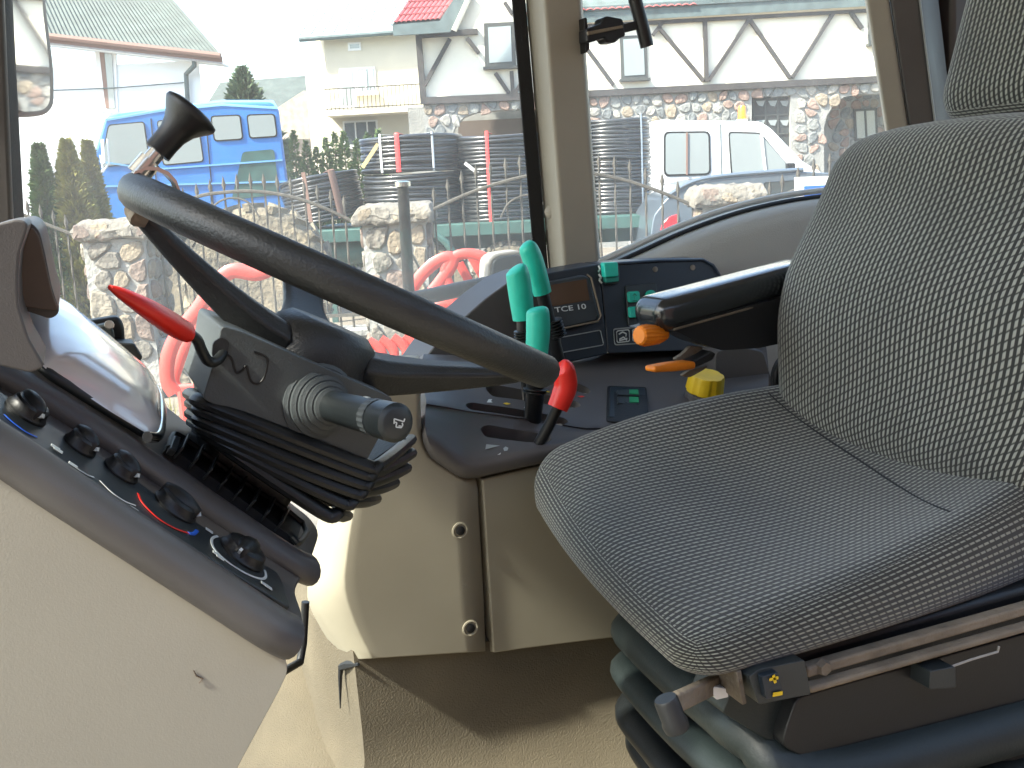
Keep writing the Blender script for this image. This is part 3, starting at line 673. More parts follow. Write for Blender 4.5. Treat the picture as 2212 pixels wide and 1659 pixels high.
# red lever
g = spline([P(238, 621, .72), P(262, 634, .725), P(310, 662, .735), P(352, 688, .75), P(385, 708, .765), P(402, 716, .77)], 5); n = len(g)
rad = [.0028+.0105*math.sin(min(1, i/(n-1)*1.15)*math.pi*.62)**1.3 for i in range(n)]; rad[-1] *= .85
rl = build('red_lever', MB().tube(g, rad, 16, flat=((.35, -.25, .9), .62)), 'red', cl, smooth=60, label='flat red plastic lever on a bent black rod')
build('rod', MB().tube(spline([P(396, 714, .768), P(424, 732, .775), P(436, 758, .78), P(450, 780, .785), P(470, 778, .79), P(486, 752, .80)], 6), .0042, 10), 'rubber', rl)

# ================================================================== STEERING WHEEL
wl, wr = P(292, 408, .87), P(1136, 778, .87); wc = (wl+wr)/2; wx = (wr-wl).normalized(); RAD = (wr-wl).length/2
e2 = (wc-CAM); e2 = (e2-wx*e2.dot(wx)).normalized(); wn = wx.cross(e2)
if wn.z < 0: wn = -wn
e2 = (e2*math.cos(math.radians(.5)) + wn*math.sin(math.radians(.5))).normalized(); wn = wx.cross(e2); wn = wn if wn.z > 0 else -wn
sw = thing('steering_wheel', 'black leather-grained steering wheel seen edge-on in front of the seat', 'steering wheel', wc-wn*.09)
def ring(R_, r_, seg=72, ts=14, prof=None):
    mb = MB(); vs = []; fs = []
    for i in range(seg):
        q = 2*math.pi*i/seg; d = wx*math.cos(q)+e2*math.sin(q)
        for j in range(ts):
            t = 2*math.pi*j/ts; ra = r_*(1.0 if math.sin(t) > 0 else 1.25)
            vs.append(wc+d*(R_+r_*math.cos(t))+wn*ra*math.sin(t))
    for i in range(seg):
        for j in range(ts): fs.append([i*ts+j, ((i+1) % seg)*ts+j, ((i+1) % seg)*ts+(j+1) % ts, i*ts+(j+1) % ts])
    return mb.add(vs, fs)
rim = build('rim', ring(RAD, .0132), 'leather', sw, smooth=80)
hc = wc-wn*.072
build('hub', MB().lathe(hc-wn*.046, wn, [(0, .050), (.004, .052), (.05, .050), (.07, .046), (.078, .036)], 36), 'leather', sw, smooth=40)
for ang in (0, 180, 90):
    d = wx*math.cos(math.radians(ang))+e2*math.sin(math.radians(ang)); sd = wn.cross(d); mb = MB(); rows = []
    for t in range(9):
        q = t/8; s0 = lerp(.035, RAD-.004, q); w_ = lerp(.034, .020, q)*(1+.15*math.cos(q*6))
        top = lerp(-.052, -.006, q**1.35); th = lerp(.038, .016, q)
        c_ = wc+d*s0; rows.append([c_-sd*w_+wn*(top-th*.3), c_-sd*w_*.7+wn*top, c_+sd*w_*.7+wn*top, c_+sd*w_+wn*(top-th*.3), c_+sd*w_*.7+wn*(top-th), c_-sd*w_*.7+wn*(top-th)])
    vs = [p for r in rows for p in r]; fs = []
    for i in range(8):
        for j in range(6): fs.append([i*6+j, (i+1)*6+j, (i+1)*6+(j+1) % 6, i*6+(j+1) % 6])
    fs += [list(range(6)), [48+j for j in range(6)][::-1]]; mb.add(vs, fs)
    build('spoke', mb, 'leather', sw, bevel=.003, seg=3, smooth=50)
# worn spot
build('worn_spot', MB().lathe(P(1049, 793, .705), Vector((.2, -1, .1)), [(0, .006), (.0015, .004)], 7), 'mat_rib', sw) if False else None
# spinner knob: clamp, stem, mushroom grip
kb, kt_ = P(311, 362, .87), P(404, 254, .87); kx = (kt_-kb).normalized()
sk = build('spinner_knob', MB().lathe(kb, kx, [(.016, .0100), (.0165, .0110), (.026, .0108), (.035, .0113), (.043, .0138), (.049, .0176), (.054, .0214), (.057, .0232), (.060, .0227), (.0622, .0175), (.063, .008)], 36), 'black', sw, smooth=60, label='black flared spinner knob clamped to the rim')
build('stem', MB().lathe(kb, kx, [(-.008, .0095), (.008, .0095), (.0085, .0068), (.018, .0068)], 20), 'chrome', sk, smooth=30)
mb = MB(); pts = []
ct = wl+wx*.010
for i in range(9):
    q = math.radians(lerp(-40, 150, i/8)); pts.append(q)
rows = []
for s_ in (-.024, -.012, 0, .012, .024):
    rows.append([wl+wx*(.012)+e2*s_+( -wx*math.cos(q)*.0205 + wn*math.sin(q)*.0205) for q in pts])
build('clamp', MB().sheet(rows, wn*.003), 'chrome', sk, smooth=60)
build('clamp_bolt', MB().tube([P(286, 452, .86), P(300, 470, .85), P(318, 480, .85)], [.007, .0085, .005], 9), 'dusty_steel', sk)

# ================================================================== INSTRUMENT CONSOLE (dash)
ds = thing('instrument_console', 'dark plastic instrument console with row of heater knobs on a beige pedestal', 'dashboard', (-.1, .75, FLOOR))
DA, DB, DC = P(640, 1400, .60), P(0, 1000, .60), P(690, 1180, .83)
dn = (DB-DA).cross(DC-DA).normalized(); dn = dn if dn.z > 0 else -dn
du = (DB-DA).normalized()                       # up the slope, to the front
def D_(x, y, off=0.0): return PN(x, y, DA+dn*off, dn)
def dplate(name, pts, off, th, m, bev=.0, par=None, **k): return build(name, MB().prism([D_(x, y, off) for x, y in pts], -dn*th), m, par or ds, bevel=bev, seg=3, **k)
body = rnd([(-220, 826), (0, 966), (300, 1170), (606, 1380), (650, 1372), (656, 1332), (636, 1275), (672, 1210), (692, 1150), (670, 1118), (352, 872), (345, 845), (110, 640), (-220, 420)], 16, 3)
dplate('console_body', body, -.008, .012, 'dark', .004)
# rolled outer rim and the ridge between knob strip and vent
rimp = [(-200, 850), (0, 972), (150, 1070), (300, 1168), (450, 1266), (580, 1352), (622, 1374)]
build('rolled_rim', MB().tube(spline([D_(x, y, -.006) for x, y in rimp], 5), .0185, 18, flat=(dn, .75)), 'dark', ds, smooth=70)
build('rim_shadow', MB().tube(spline([D_(x-4, y+18, -.022) for x, y in rimp], 5), .010, 12), 'seal', ds, smooth=70)  # black tube painting the shadow gap below the rim
rid = [(-120, 770), (0, 835), (90, 885), (200, 955), (300, 1022), (450, 1122), (600, 1222), (650, 1246)]
build('ridge', MB().tube(spline([D_(x+14, y-16, -.006) for x, y in rid], 5), .0165, 16, flat=(dn, .7)), 'dark', ds, smooth=70)
# hood of the cluster: a thick rounded shell open towards the driver
cav = rnd([(-150, 700), (-120, 580), (-40, 512), (20, 486), (48, 476), (70, 482), (86, 500), (97, 545), (112, 620), (130, 675), (110, 690), (30, 662)], 12, 3)
build('hood', MB().prism(px(cav, .69), (0, .20, 0)), 'dark', ds, bevel=.012, seg=4)
cav2 = rnd([(30, 660), (36, 560), (50, 505), (70, 490), (84, 510), (96, 560), (110, 625), (126, 672)], 10, 3)
build('hood_lining', MB().prism(px(cav2, .684), (0, .02, 0)), 'gate_brown', ds, bevel=.006)
band = rnd([(-160, 780), (-160, 560), (-70, 506), (0, 482), (38, 473), (62, 480), (56, 505), (42, 545), (38, 600), (40, 660), (62, 730), (98, 792), (66, 806), (0, 790)], 12, 3)
build('hood_cheek', MB().prism(px(band, .625), (0, .075, 0)), 'dark', ds, bevel=.016, seg=5)
# cluster lens, its white glare painted into an opaque cover
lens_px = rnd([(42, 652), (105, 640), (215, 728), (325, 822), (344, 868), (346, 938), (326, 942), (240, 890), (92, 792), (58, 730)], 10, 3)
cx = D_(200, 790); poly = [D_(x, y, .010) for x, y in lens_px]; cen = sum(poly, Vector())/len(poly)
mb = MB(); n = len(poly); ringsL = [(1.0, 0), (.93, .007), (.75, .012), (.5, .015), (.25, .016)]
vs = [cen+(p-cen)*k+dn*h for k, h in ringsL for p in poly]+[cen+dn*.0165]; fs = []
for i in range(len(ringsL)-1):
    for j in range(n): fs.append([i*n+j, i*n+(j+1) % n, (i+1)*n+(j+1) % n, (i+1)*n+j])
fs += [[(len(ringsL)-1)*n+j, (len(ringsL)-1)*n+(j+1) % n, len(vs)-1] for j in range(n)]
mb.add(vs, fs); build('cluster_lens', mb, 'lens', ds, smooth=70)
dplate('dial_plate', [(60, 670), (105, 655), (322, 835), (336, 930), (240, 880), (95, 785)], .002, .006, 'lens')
dplate('gauge_card', [(270, 835), (330, 880), (338, 920), (300, 905)], .006, .002, 'print_dim')
build('lens_bead', MB().tube(spline([D_(x, y, .012) for x, y in ((318, 822), (336, 842), (347, 880), (346, 925), (338, 944), (318, 944))], 6), .0042, 10), 'chrome', ds, smooth=60)
build('lens_seal', MB().tube(spline([D_(x, y, .008) for x, y in ((50, 720), (92, 794), (170, 848), (250, 898), (325, 944))], 6), .004, 10), 'strip', ds, smooth=60)
# knob strip
dplate('knob_strip', rnd([(-60, 805), (94, 908), (199, 973), (295, 1038), (443, 1140), (603, 1238), (630, 1314), (612, 1304), (454, 1206), (284, 1098), (133, 995), (-60, 868)], 10, 2), .0005, .008, 'strip', .002)
def knob(x, y, r_, turn, m='black'):
    o = D_(x, y, .0); k = build('knob', MB().lathe(o, dn, [(0, r_*1.1), (.002, r_*1.12), (.004, r_), (.008, r_*.94), (.0095, r_*.8)], 32), m, ds, smooth=35)
    d = (du*math.cos(turn)+dn.cross(du)*math.sin(turn)); sd = dn.cross(d)
    rows = []
    for t in range(9):
        q = -1+2*t/8; w_ = r_*.60*(1-.8*q*q)+.0012; c_ = o+d*q*r_*1.02+dn*.006; h = .0085*(1-.4*q*q)
        rows.append([c_-sd*w_, c_-sd*w_*.55+dn*h*.8, c_+dn*h, c_+sd*w_*.55+dn*h*.8, c_+sd*w_])
    build('grip_bar', MB().sheet(rows, -dn*.004), m, k, smooth=60)
    ln = o+d*r_*.9; build('pointer', MB().bar(ln+dn*.008, ln+d*r_*.14+dn*.006, .002, .005, dn), 'print', k, smooth=0)
    return k
knob(54, 893, .0125, 2.2); knob(170, 966, .0105, 2.4); knob(259, 1021, .0115, 2.3); knob(376, 1098, .0150, 2.75); knob(520, 1200, .0165, 1.1)
def arc(pts, m, w=.0016): return build('printed_arc', MB().tube(spline([D_(x, y, .0010) for x, y in pts], 5), w*.5, 6, flat=(dn, .25)), m, ds)
arc([(10, 895), (28, 912), (58, 934), (80, 944)], 'blue', .0018)
arc([(150, 1000), (170, 1014), (190, 1026), (203, 1031)], 'print'); arc([(216, 1038), (240, 1062), (268, 1082), (293, 1092)], 'print')
arc([(299, 1066), (308, 1086), (340, 1118), (375, 1140), (408, 1152)], 'red', .0020); arc([(408, 1152), (418, 1153), (426, 1146)], 'blue', .0034)
arc([(470, 1158), (458, 1164), (462, 1184), (490, 1212), (530, 1238), (562, 1250), (574, 1246), (572, 1232)], 'print', .0024)
for x, y in ((120, 966), (126, 972), (196, 1040), (203, 1045), (290, 1100), (452, 1146), (468, 1196), (476, 1204), (572, 1262), (580, 1268), (158, 1004)):
    mb = MB(); q_ = D_(x, y, .0018); mb.bar(q_-du*.003, q_+du*.003, .0035, .0005, dn); build('printed_symbol', mb, 'print', ds, smooth=0)
# air vent with blades
vent = [(366, 962), (372, 942), (394, 945), (652, 1132), (640, 1172), (630, 1160)]
dplate('vent_recess', vent, .0005, .010, 'seal')
for x, y, w_ in ((392, 962, 1), (424, 985, 1), (455, 1008, 1), (486, 1031, 1), (517, 1053, 1), (548, 1076, 1), (579, 1098, 1), (609, 1120, 1)):
    a_, b_ = D_(x+8, y-14, .002), D_(x-6, y+16, .002); build('vent_blade', MB().bar(a_, b_, .0018, .012, dn), 'strip', ds, bevel=.0006)
build('vent_bezel', MB().tube(spline([D_(x, y, .002) for x, y in ((366, 968), (374, 942), (396, 946), (520, 1036), (655, 1130), (646, 1172), (632, 1160))], 3), .0026, 8), 'strip', ds)
dplate('vent_lever', [(368, 968), (378, 940), (392, 944), (382, 974)], .006, .006, 'strip', .001)
# beige pedestal below the rim
pan_px = [(-160, 905), (0, 1012), (300, 1214), (598, 1412), (618, 1424), (622, 1450), (604, 1490), (500, 1682), (430, 1810), (-160, 1810)]
build('pedestal', MB().prism(px(rnd(pan_px, 14, 3), .622), (.02, .24, 0)), 'beige_grain', ds, bevel=.022, seg=5)
build('pedestal_scuff', MB().tube([P(418, 1448, .6215), P(424, 1460, .6215), P(438, 1466, .6215), P(430, 1476, .6215)], [.0003, .0005, .0005, .0002], 5), 'gate_brown', ds)
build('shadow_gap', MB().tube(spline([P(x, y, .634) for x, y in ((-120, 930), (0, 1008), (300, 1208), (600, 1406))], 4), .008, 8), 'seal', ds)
# foot pedal rod seen past the console nose
pd = build('pedal_arm', MB().tube([P(660, 1300, 1.05), P(655, 1390, 1.05), P(648, 1430, 1.04), P(610, 1452, 1.0)], .0045, 10), 'black', ds)

# ================================================================== DRIVER SEAT
X_, Y_, Z_ = Vector((1, 0, 0)), Vector((0, 1, 0)), Vector((0, 0, 1))
nf, ff = P(1486, 1438, .62), P(1132, 1085, 1.12)
fr_ax = (ff-nf); fr_ax.z = 0; wY = fr_ax.length; sy = fr_ax.normalized(); sx = Vector((sy.y, -sy.x, 0))
zc = (nf.z+ff.z)/2
st_ = thing('driver_seat', 'sprung tractor seat covered in dark grey dash-patterned cloth', 'seat', ((nf+ff)/2+sx*.25).xy.to_3d()+Vector((0, 0, FLOOR)))
def cush(x, y, z, hs):      # local box -> the cushion: dished, rising to the back, waterfall front
    u, v, t = (x/hs[0]+1)/2, (y/hs[1]+1)/2, (z/hs[2]+1)/2
    X = lerp(.398+.098*v-.012*math.sin(math.pi*v), .90+.09*v, u); Y = lerp(.612+.075*u**1.5, 1.128-.01*u, v)
    top = lerp(lerp(1.484, 1.530, u), lerp(1.506, 1.560, u)+.030*math.sin(math.pi*u**.85), v)
    sm = max(0, min(1, u*1.9)); sm = sm*sm*(3-2*sm)
    top -= .042*(1-abs(2*v-1)**2.2)*(.25+.75*sm); top += .022*max(0, u-.72)/.28*(1-abs(2*v-1)**4)
    bot = lerp(lerp(1.446, 1.402, u), lerp(1.420, 1.42, u), v)
    return (X, Y, lerp(bot, top, t))
mb = MB(); mb.rbox((0, 0, 0), X_, Y_, Z_, (.50, .51, .10), .040, 14, cush, 6)
cu_ = build('cushion', mb, 'fabric_top', st_, smooth=80, merge=True)
def cpt(u, v, t=1.0): return Vector(cush((2*u-1)*.25, (2*v-1)*.255, (2*t-1)*.05, (.25, .255, .05)))
build('seam', MB().tube([cpt(.70+.05*math.sin(math.pi*i/20), lerp(.09, .91, i/20)) for i in range(21)], .0015, 6), 'seal', cu_)
# backrest
bf = P(1790, 880, 1.12); b0 = Vector((bf.x, 0, 0)).x-.115
bt_z, tp = bf.z-.03, P(1900, 280, 1.10)
BH = (tp.z-bt_z)+.02;  lean = math.atan2(P(1815, 290, 1.10).x-(b0-.02), BH)
bax = Vector((math.sin(lean), 0, math.cos(lean))); bnx = Vector((math.cos(lean), 0, -math.sin(lean)))
yb = .875; BW = .525; BT = .13
bc = Vector((b0+BT*.5-.035, yb, bt_z))+bax*(BH/2)
def back(x, y, z, hs):
    u = z/hs[2]; v = y/hs[1]; t = max(0, -x/hs[0])     # t: front side
    front = .030*math.exp(-((u+.05)/.45)**2)*(1-.4*v*v) - .018*max(0, abs(v)-.5) - .02*max(0, u)*abs(v)
    wid = 1-.03*max(0, (u-.15)/.85)**2.0 - .20*max(0, (-u-.25)/.75)**1.4
    return (x-front*(.5+.5*t)+.016*v*v*t*0, y*wid, z*1.0-.02*abs(v)**3*max(0, u))
mb = MB(); mb.swap = True; mb.rbox(bc, bnx, Y_, bax, (BT, BW, BH), .062, 14, back, 6)
build('backrest', mb, 'fabric_back', st_, smooth=80, merge=True)
# headrest pad
HH = .30; hcn = Vector((0, yb, 0)); hp0 = P(2026, 250, 1.04)
hb_ = Vector((hp0.x+.035, yb, hp0.z-.02))
def head(x, y, z, hs):
    u = z/hs[2]; v = y/hs[1]; return (x-.012*(1-v*v), y*(1-.22*max(0, u)**2), z)
mb = MB(); mb.swap = True; mb.rbox(hb_+bax*(HH/2), bnx, Y_, bax, (.10, .36, HH), .045, 10, head, 5)
build('headrest', mb, 'fabric_back', st_, smooth=80, merge=True)
build('back_shell', MB().rbox(bc+bnx*(BT*.5+.012), bnx, Y_, bax, (.05, BW*.86, BH*.94), .02, 3), 'black', st_, merge=True)
hinge = P(1752, 812, 1.15)
hg = build('hinge_disc', MB().lathe(hinge+Vector((.01, .03, -.01)), (-.35, -1, .1), [(0, .05), (.012, .05), (.014, .046), (.004, .043)], 32), 'black', st_, smooth=30)
build('hinge_bolt', MB().lathe(P(1762, 832, 1.13), (-.3, -1, 0), [(0, .011), (.008, .009)], 8), 'dusty_steel', hg, smooth=20)
build('hinge_arm', MB().tube([P(1745, 840, 1.14), P(1775, 830, 1.12), P(1790, 880, 1.10)], .012, 8), 'dusty_steel', hg)
# armrest: pad, seam, lower shell
aF, aR = P(1438, 684, 1.10), P(1760, 596, 1.13)
aax = (aR-aF).normalized(); asd = Vector((-aax.y, aax.x, 0)).normalized(); aup = aax.cross(asd); aup = aup if aup.z > 0 else -aup
AL = (aR-aF).length
ar = build('armrest', MB().rbox(aF+aax*(AL/2)+asd*.028, aax, asd, aup, (AL+.02, .074, .046), .0205, 4, None, 6), 'black', st_, smooth=80, merge=True, label='glossy black padded armrest')
ar.data.materials[0] = mat('arm_gloss', (.012, .015, .017), .22, coat=.6, bump=.15, bscale=300)
build('piping', MB().tube([aF+aax*.004-asd*.009-aup*.017, aF+aax*AL*.5-asd*.0095-aup*.017, aF+aax*(AL+.02)-asd*.0095-aup*.017], .0016, 6), 'dusty_steel', ar)
build('armrest_shell', MB().prism([P(x, y, 1.105) for x, y in rnd([(1400, 716), (1700, 640), (1780, 618), (1790, 720), (1640, 752), (1560, 757), (1520, 745), (1462, 716)], 8)], (0, .055, 0)), 'black', ar, bevel=.006)
build('knob', MB().lathe(P(1380, 725, 1.10), (P(1450, 722, 1.12)-P(1380, 725, 1.10)), [(0, .010), (.002, .0125), (.012, .0145), (.036, .0125), (.052, .0075)], 32, rib=-.08), 'orange', ar, smooth=20, label='orange ribbed knob under the armrest')
lA, lB = P(1403, 797, 1.085), P(1489, 787, 1.10); lax = (lB-lA).normalized(); lsd = Vector((-lax.y, lax.x, 0)).normalized(); lup = lax.cross(lsd); lup = lup if lup.z > 0 else -lup
lv = build('flat_lever', MB().rbox((lA+lB)/2, lax, lsd, lup, ((lB-lA).length, .026, .0105), .004, 2, lambda x, y, z, h: (x, y*(1-.25*max(0, -x/h[0])), z*(1-.3*max(0, -x/h[0]))), 3), 'orange', ar, smooth=50, merge=True, label='orange paddle lever')
build('lever_arm', MB().prism([P(x, y, 1.10) for x, y in rnd([(1484, 785), (1520, 768), (1535, 758), (1548, 764), (1540, 778), (1490, 800)], 5)], (0, .02, 0)), 'black', lv, bevel=.003)
build('bracket', MB().prism([P(x, y, 1.125) for x, y in rnd([(1458, 776), (1475, 766), (1492, 748), (1520, 750), (1500, 772), (1466, 782)], 5)], (0, .008, 0)), 'dusty_steel', ar, bevel=.002)
build('bracket', MB().prism([P(x, y, 1.115) for x, y in rnd([(1472, 812), (1490, 800), (1530, 790), (1522, 798), (1490, 816)], 5)], (0, .006, 0)), 'dusty_steel', ar, bevel=.002)
# seat base: bellows folds, side frame, rails
def fold(pts, r_, m='seat_rubber', k=.7):
    return build('bellows_fold', MB().tube(spline([P(x, y, yy) for x, y, yy in pts], 6), r_, 14, flat=((0, 0, 1), k)), m, st_, smooth=70)
fold([(1440, 1340, 1.14), (1372, 1358, 1.07), (1400, 1396, .99), (1480, 1468, .86), (1570, 1540, .75), (1640, 1592, .69), (1800, 1660, .65), (2400, 1500, .65)], .031, k=.8)
fold([(1430, 1410, 1.13), (1362, 1440, 1.05), (1400, 1500, .96), (1490, 1592, .83), (1590, 1680, .73), (1680, 1770, .67), (1900, 1760, .65), (2400, 1600, .65)], .026)
fold([(1420, 1470, 1.12), (1372, 1535, 1.02), (1420, 1610, .93), (1520, 1720, .81), (1620, 1800, .73), (1800, 1860, .66)], .026, 'rubber')
fold([(1440, 1560, 1.1), (1390, 1600, 1.02), (1450, 1690, .92), (1560, 1800, .82)], .024, 'rubber')
seatc = Vector((.70, .87, 1.45)); zc = 1.435
build('base_core', MB().box((seatc.x+.10, .87, (FLOOR+1.36)/2), (.17, 0, 0), (0, .17, 0), (0, 0, (1.36-FLOOR)/2)), 'black', st_, bevel=.02)
build('pan', MB().box((seatc.x+.03, .87, zc-.03), (.20, 0, 0), (0, .20, 0), (0, 0, .016)), 'black', st_, bevel=.008)
build('side_frame', MB().prism(px(rnd([(1700, 1570), (1722, 1508), (1780, 1490), (2500, 1290), (2500, 1640), (1760, 1650), (1690, 1612)], 16), .645), (0, .04, 0)), 'black', st_, bevel=.006, seg=3, label='dirty black side frame of the seat base')
for (a_, b_, c_, d_, yy, m_) in ((1735, 1448, 2500, 1232, .640, 'dusty_steel'), (1742, 1486, 2500, 1272, .632, 'dusty_steel')):
    build('rail', MB().bar(P(a_, b_, yy), P(c_, d_, yy), .012, .010 if yy > .635 else .006, (0, 0, 1)), m_, st_, bevel=.002)
build('rail_gap', MB().bar(P(1740, 1466, .652), P(2500, 1250, .652), .01, .012, (0, 0, 1)), 'seal', st_)
sb = build('switch_block', MB().prism(px(rnd([(1618, 1462), (1640, 1446), (1738, 1426), (1752, 1500), (1640, 1522)], 4), .612), (0, .04, 0)), 'strip', st_, bevel=.003, seg=3)
build('rocker', MB().prism(px(rnd([(1646, 1462), (1682, 1452), (1694, 1502), (1656, 1512)], 4), .606), (0, .008, 0)), 'navy', sb, bevel=.0015)
mb = MB(); mb.bar(P(1663, 1468, .6045), P(1681, 1464, .6045), .0008, .0022); mb.bar(P(1671, 1459, .6045), P(1675, 1475, .6045), .0008, .0022, (1, 0, 0)); build('plus_sign', mb, 'yellow', sb, smooth=0)
mb = MB(); mb.bar(P(1670, 1501, .6045), P(1690, 1497, .6045), .0008, .0032); build('minus_sign', mb, 'yellow', sb, smooth=0)
bp = [P(x, y, .618) for x, y in ((1590, 1452), (1602, 1448), (1614, 1520), (1604, 1524))]
build('switch_bracket', MB().prism(bp, (0, .03, 0)), 'dusty_steel', st_, bevel=.001)
build('front_cheek', MB().prism(px(rnd([(1590, 1470), (1620, 1460), (1700, 1520), (1720, 1600), (1660, 1600), (1560, 1540)], 10), .66), (0, .05, 0)), 'seat_rubber', st_, bevel=.008)
ck = build('crank_arm', MB().bar(P(1446, 1524, .60), P(1560, 1470, .66), .008, .016, (0, 0, 1)), 'dusty_steel', st_, bevel=.002)
build('crank_grip', MB().lathe(P(1437, 1508, .60), (P(1462, 1572, .595)-P(1437, 1508, .60)), [(0, .0085), (.002, .0095), (.018, .0095), (.021, .0105), (.027, .0095), (.0285, .006)], 20), 'black', ck, smooth=35)
build('connector', MB().prism(px(rnd([(1532, 1492), (1545, 1484), (1570, 1488), (1574, 1506), (1548, 1512), (1540, 1500)], 3), .640), (0, .012, 0)), 'white_plastic', st_, bevel=.001)
lc = build('latch', MB().prism(px(rnd([(2010, 1450), (2064, 1440), (2066, 1486), (2008, 1490)], 4), .622), (0, .03, 0)), 'strip', st_, bevel=.003)
build('latch_wire', MB().tube([P(2055, 1440, .63), P(2100, 1424, .63), P(2155, 1408, .63), P(2158, 1396, .63)], .0012, 6), 'mat_rib', lc)
build('bolt', MB().lathe(P(1775, 1440, .636), (0, -1, 0), [(0, .008), (.006, .006)], 6), 'dusty_steel', st_, smooth=20)
# bits of straw and chaff on the floor
mb = MB(); rs = random.Random(12)
for i in range(70):
    p_ = Vector((rs.uniform(-.05, .55), rs.uniform(.95, 1.17), FLOOR+.016)); q_ = rs.uniform(0, 6.28); d_ = Vector((math.cos(q_), math.sin(q_), rs.uniform(-.1, .2)))*rs.uniform(.003, .014)
    mb.bar(p_-d_, p_+d_, .0016, .0012)
build('chaff', mb, 'straw', cab, smooth=0, kind='stuff')
# ================================================================== THE YARD
Zv = Vector((0, 0, 1))
build('ground', MB().add([Vector((x, y, 0)) for x, y in ((-400, -400), (400, -400), (400, 400), (-400, 400))], [[0, 1, 2, 3]]), 'ground', base=(0, 0, 0), kind='structure', smooth=0)
def eprism(pts, D, th): return MB().prism(qx(pts, D), FH*th)
def beam(par, a, b, w, D, m='timber', th=.12, name='beam'):      # flat timber between two photo points, w in photo pixels
    pa, pb = Q(*a, D), Q(*b, D); return build(name, MB().bar(pa, pb, th, w*D/F, (pb-pa).cross(FH).cross(pb-pa).cross(pb-pa) if False else (pb-pa).cross(FH)), m, par, smooth=0)
# ---- rubble stones: random polygons in a plane, each a rough little block
def voronoi(w, h, sp, rs):
    nx, ny = max(1, round(w/sp)), max(1, round(h/sp)); pts = {}
    for i in range(-2, nx+2):
        for j in range(-2, ny+2):
            pts[i, j] = ((i+.5+(.5 if j % 2 else 0)*.6+rs.uniform(-.34, .34))*w/nx, (j+.5+rs.uniform(-.34, .34))*h/ny)
    cells = []
    for i in range(nx):
        for j in range(ny):
            c = pts[i, j]; poly = [(c[0]-sp*2, c[1]-sp*2), (c[0]+sp*2, c[1]-sp*2), (c[0]+sp*2, c[1]+sp*2), (c[0]-sp*2, c[1]+sp*2)]
            for di in range(-2, 3):
                for dj in range(-2, 3):
                    if (di or dj) and (i+di, j+dj) in pts:
                        q = pts[i+di, j+dj]; mx, my = (c[0]+q[0])/2, (c[1]+q[1])/2; nx_, ny_ = q[0]-c[0], q[1]-c[1]
                        out = []
                        for k in range(len(poly)):
                            a, b = poly[k], poly[(k+1) % len(poly)]
                            da = (a[0]-mx)*nx_+(a[1]-my)*ny_; db = (b[0]-mx)*nx_+(b[1]-my)*ny_
                            if da <= 0: out.append(a)
                            if da*db < 0: t = da/(da-db); out.append((a[0]+(b[0]-a[0])*t, a[1]+(b[1]-a[1])*t))
                        poly = out
                        if len(poly) < 3: break
                if len(poly) < 3: break
            if len(poly) >= 3: cells.append((c, poly))
    return cells
def stone_mesh(poly, o, ax, ay, n, gap, dep, rs):
    cx = sum(p[0] for p in poly)/len(poly); cy = sum(p[1] for p in poly)/len(poly)
    out = []
    for k in range(len(poly)):
        a, b = poly[k], poly[(k+1) % len(poly)]; L = math.hypot(b[0]-a[0], b[1]-a[1])
        if L < gap*1.2: continue
        out.append((a[0]*.72+b[0]*.28, a[1]*.72+b[1]*.28)); out.append((a[0]*.28+b[0]*.72, a[1]*.28+b[1]*.72))
    if len(out) < 4: return None
    R_ = math.sqrt(max(1e-6, sum((p[0]-cx)**2+(p[1]-cy)**2 for p in out)/len(out)))
    def ringp(k, h, jit): return [o+ax*(cx+(p[0]-cx)*k+rs.uniform(-jit, jit))+ay*(cy+(p[1]-cy)*k+rs.uniform(-jit, jit))+n*(h*rs.uniform(.8, 1.2)) for p in out]
    k0 = max(.3, 1-gap/R_); h = dep*rs.uniform(.55, 1.2)
    m_ = len(out); vs = ringp(k0, -dep*.6, 0)+ringp(k0, h*.45, R_*.03)+ringp(k0*.84, h, R_*.05)+[o+ax*cx+ay*cy+n*h*rs.uniform(.9, 1.3)]
    fs = []
    for i in range(2):
        for j in range(m_): fs.append([i*m_+j, i*m_+(j+1) % m_, (i+1)*m_+(j+1) % m_, (i+1)*m_+j])
    fs += [[2*m_+j, 2*m_+(j+1) % m_, 3*m_] for j in range(m_)]+[list(range(m_))[::-1]]
    return MB().add(vs, fs)
def in_poly(x, y, poly):
    r = False
    for k in range(len(poly)):
        (x1, y1), (x2, y2) = poly[k-1], poly[k]
        if (y1 > y) != (y2 > y) and x < (x2-x1)*(y-y1)/(y2-y1)+x1: r = not r
    return r
def stones(par, o, ax, ay, n, w, h, sp, gap, dep, mats, seed, keep=lambda x, y: True, name='stone', limit=999, clip=True):
    rs = random.Random(seed); made = []
    for c, poly in voronoi(w, h, sp, rs):
        if clip: poly = [(min(max(p[0], 0), w), min(max(p[1], 0), h)) for p in poly]
        if not keep(*c): continue
        mb = stone_mesh(poly, o, ax, ay, n, gap, dep, rs)
        if mb: made.append(mb)
    for mb in made[:limit]: build(name, mb, rs.choice(mats), par, smooth=25)
    return made

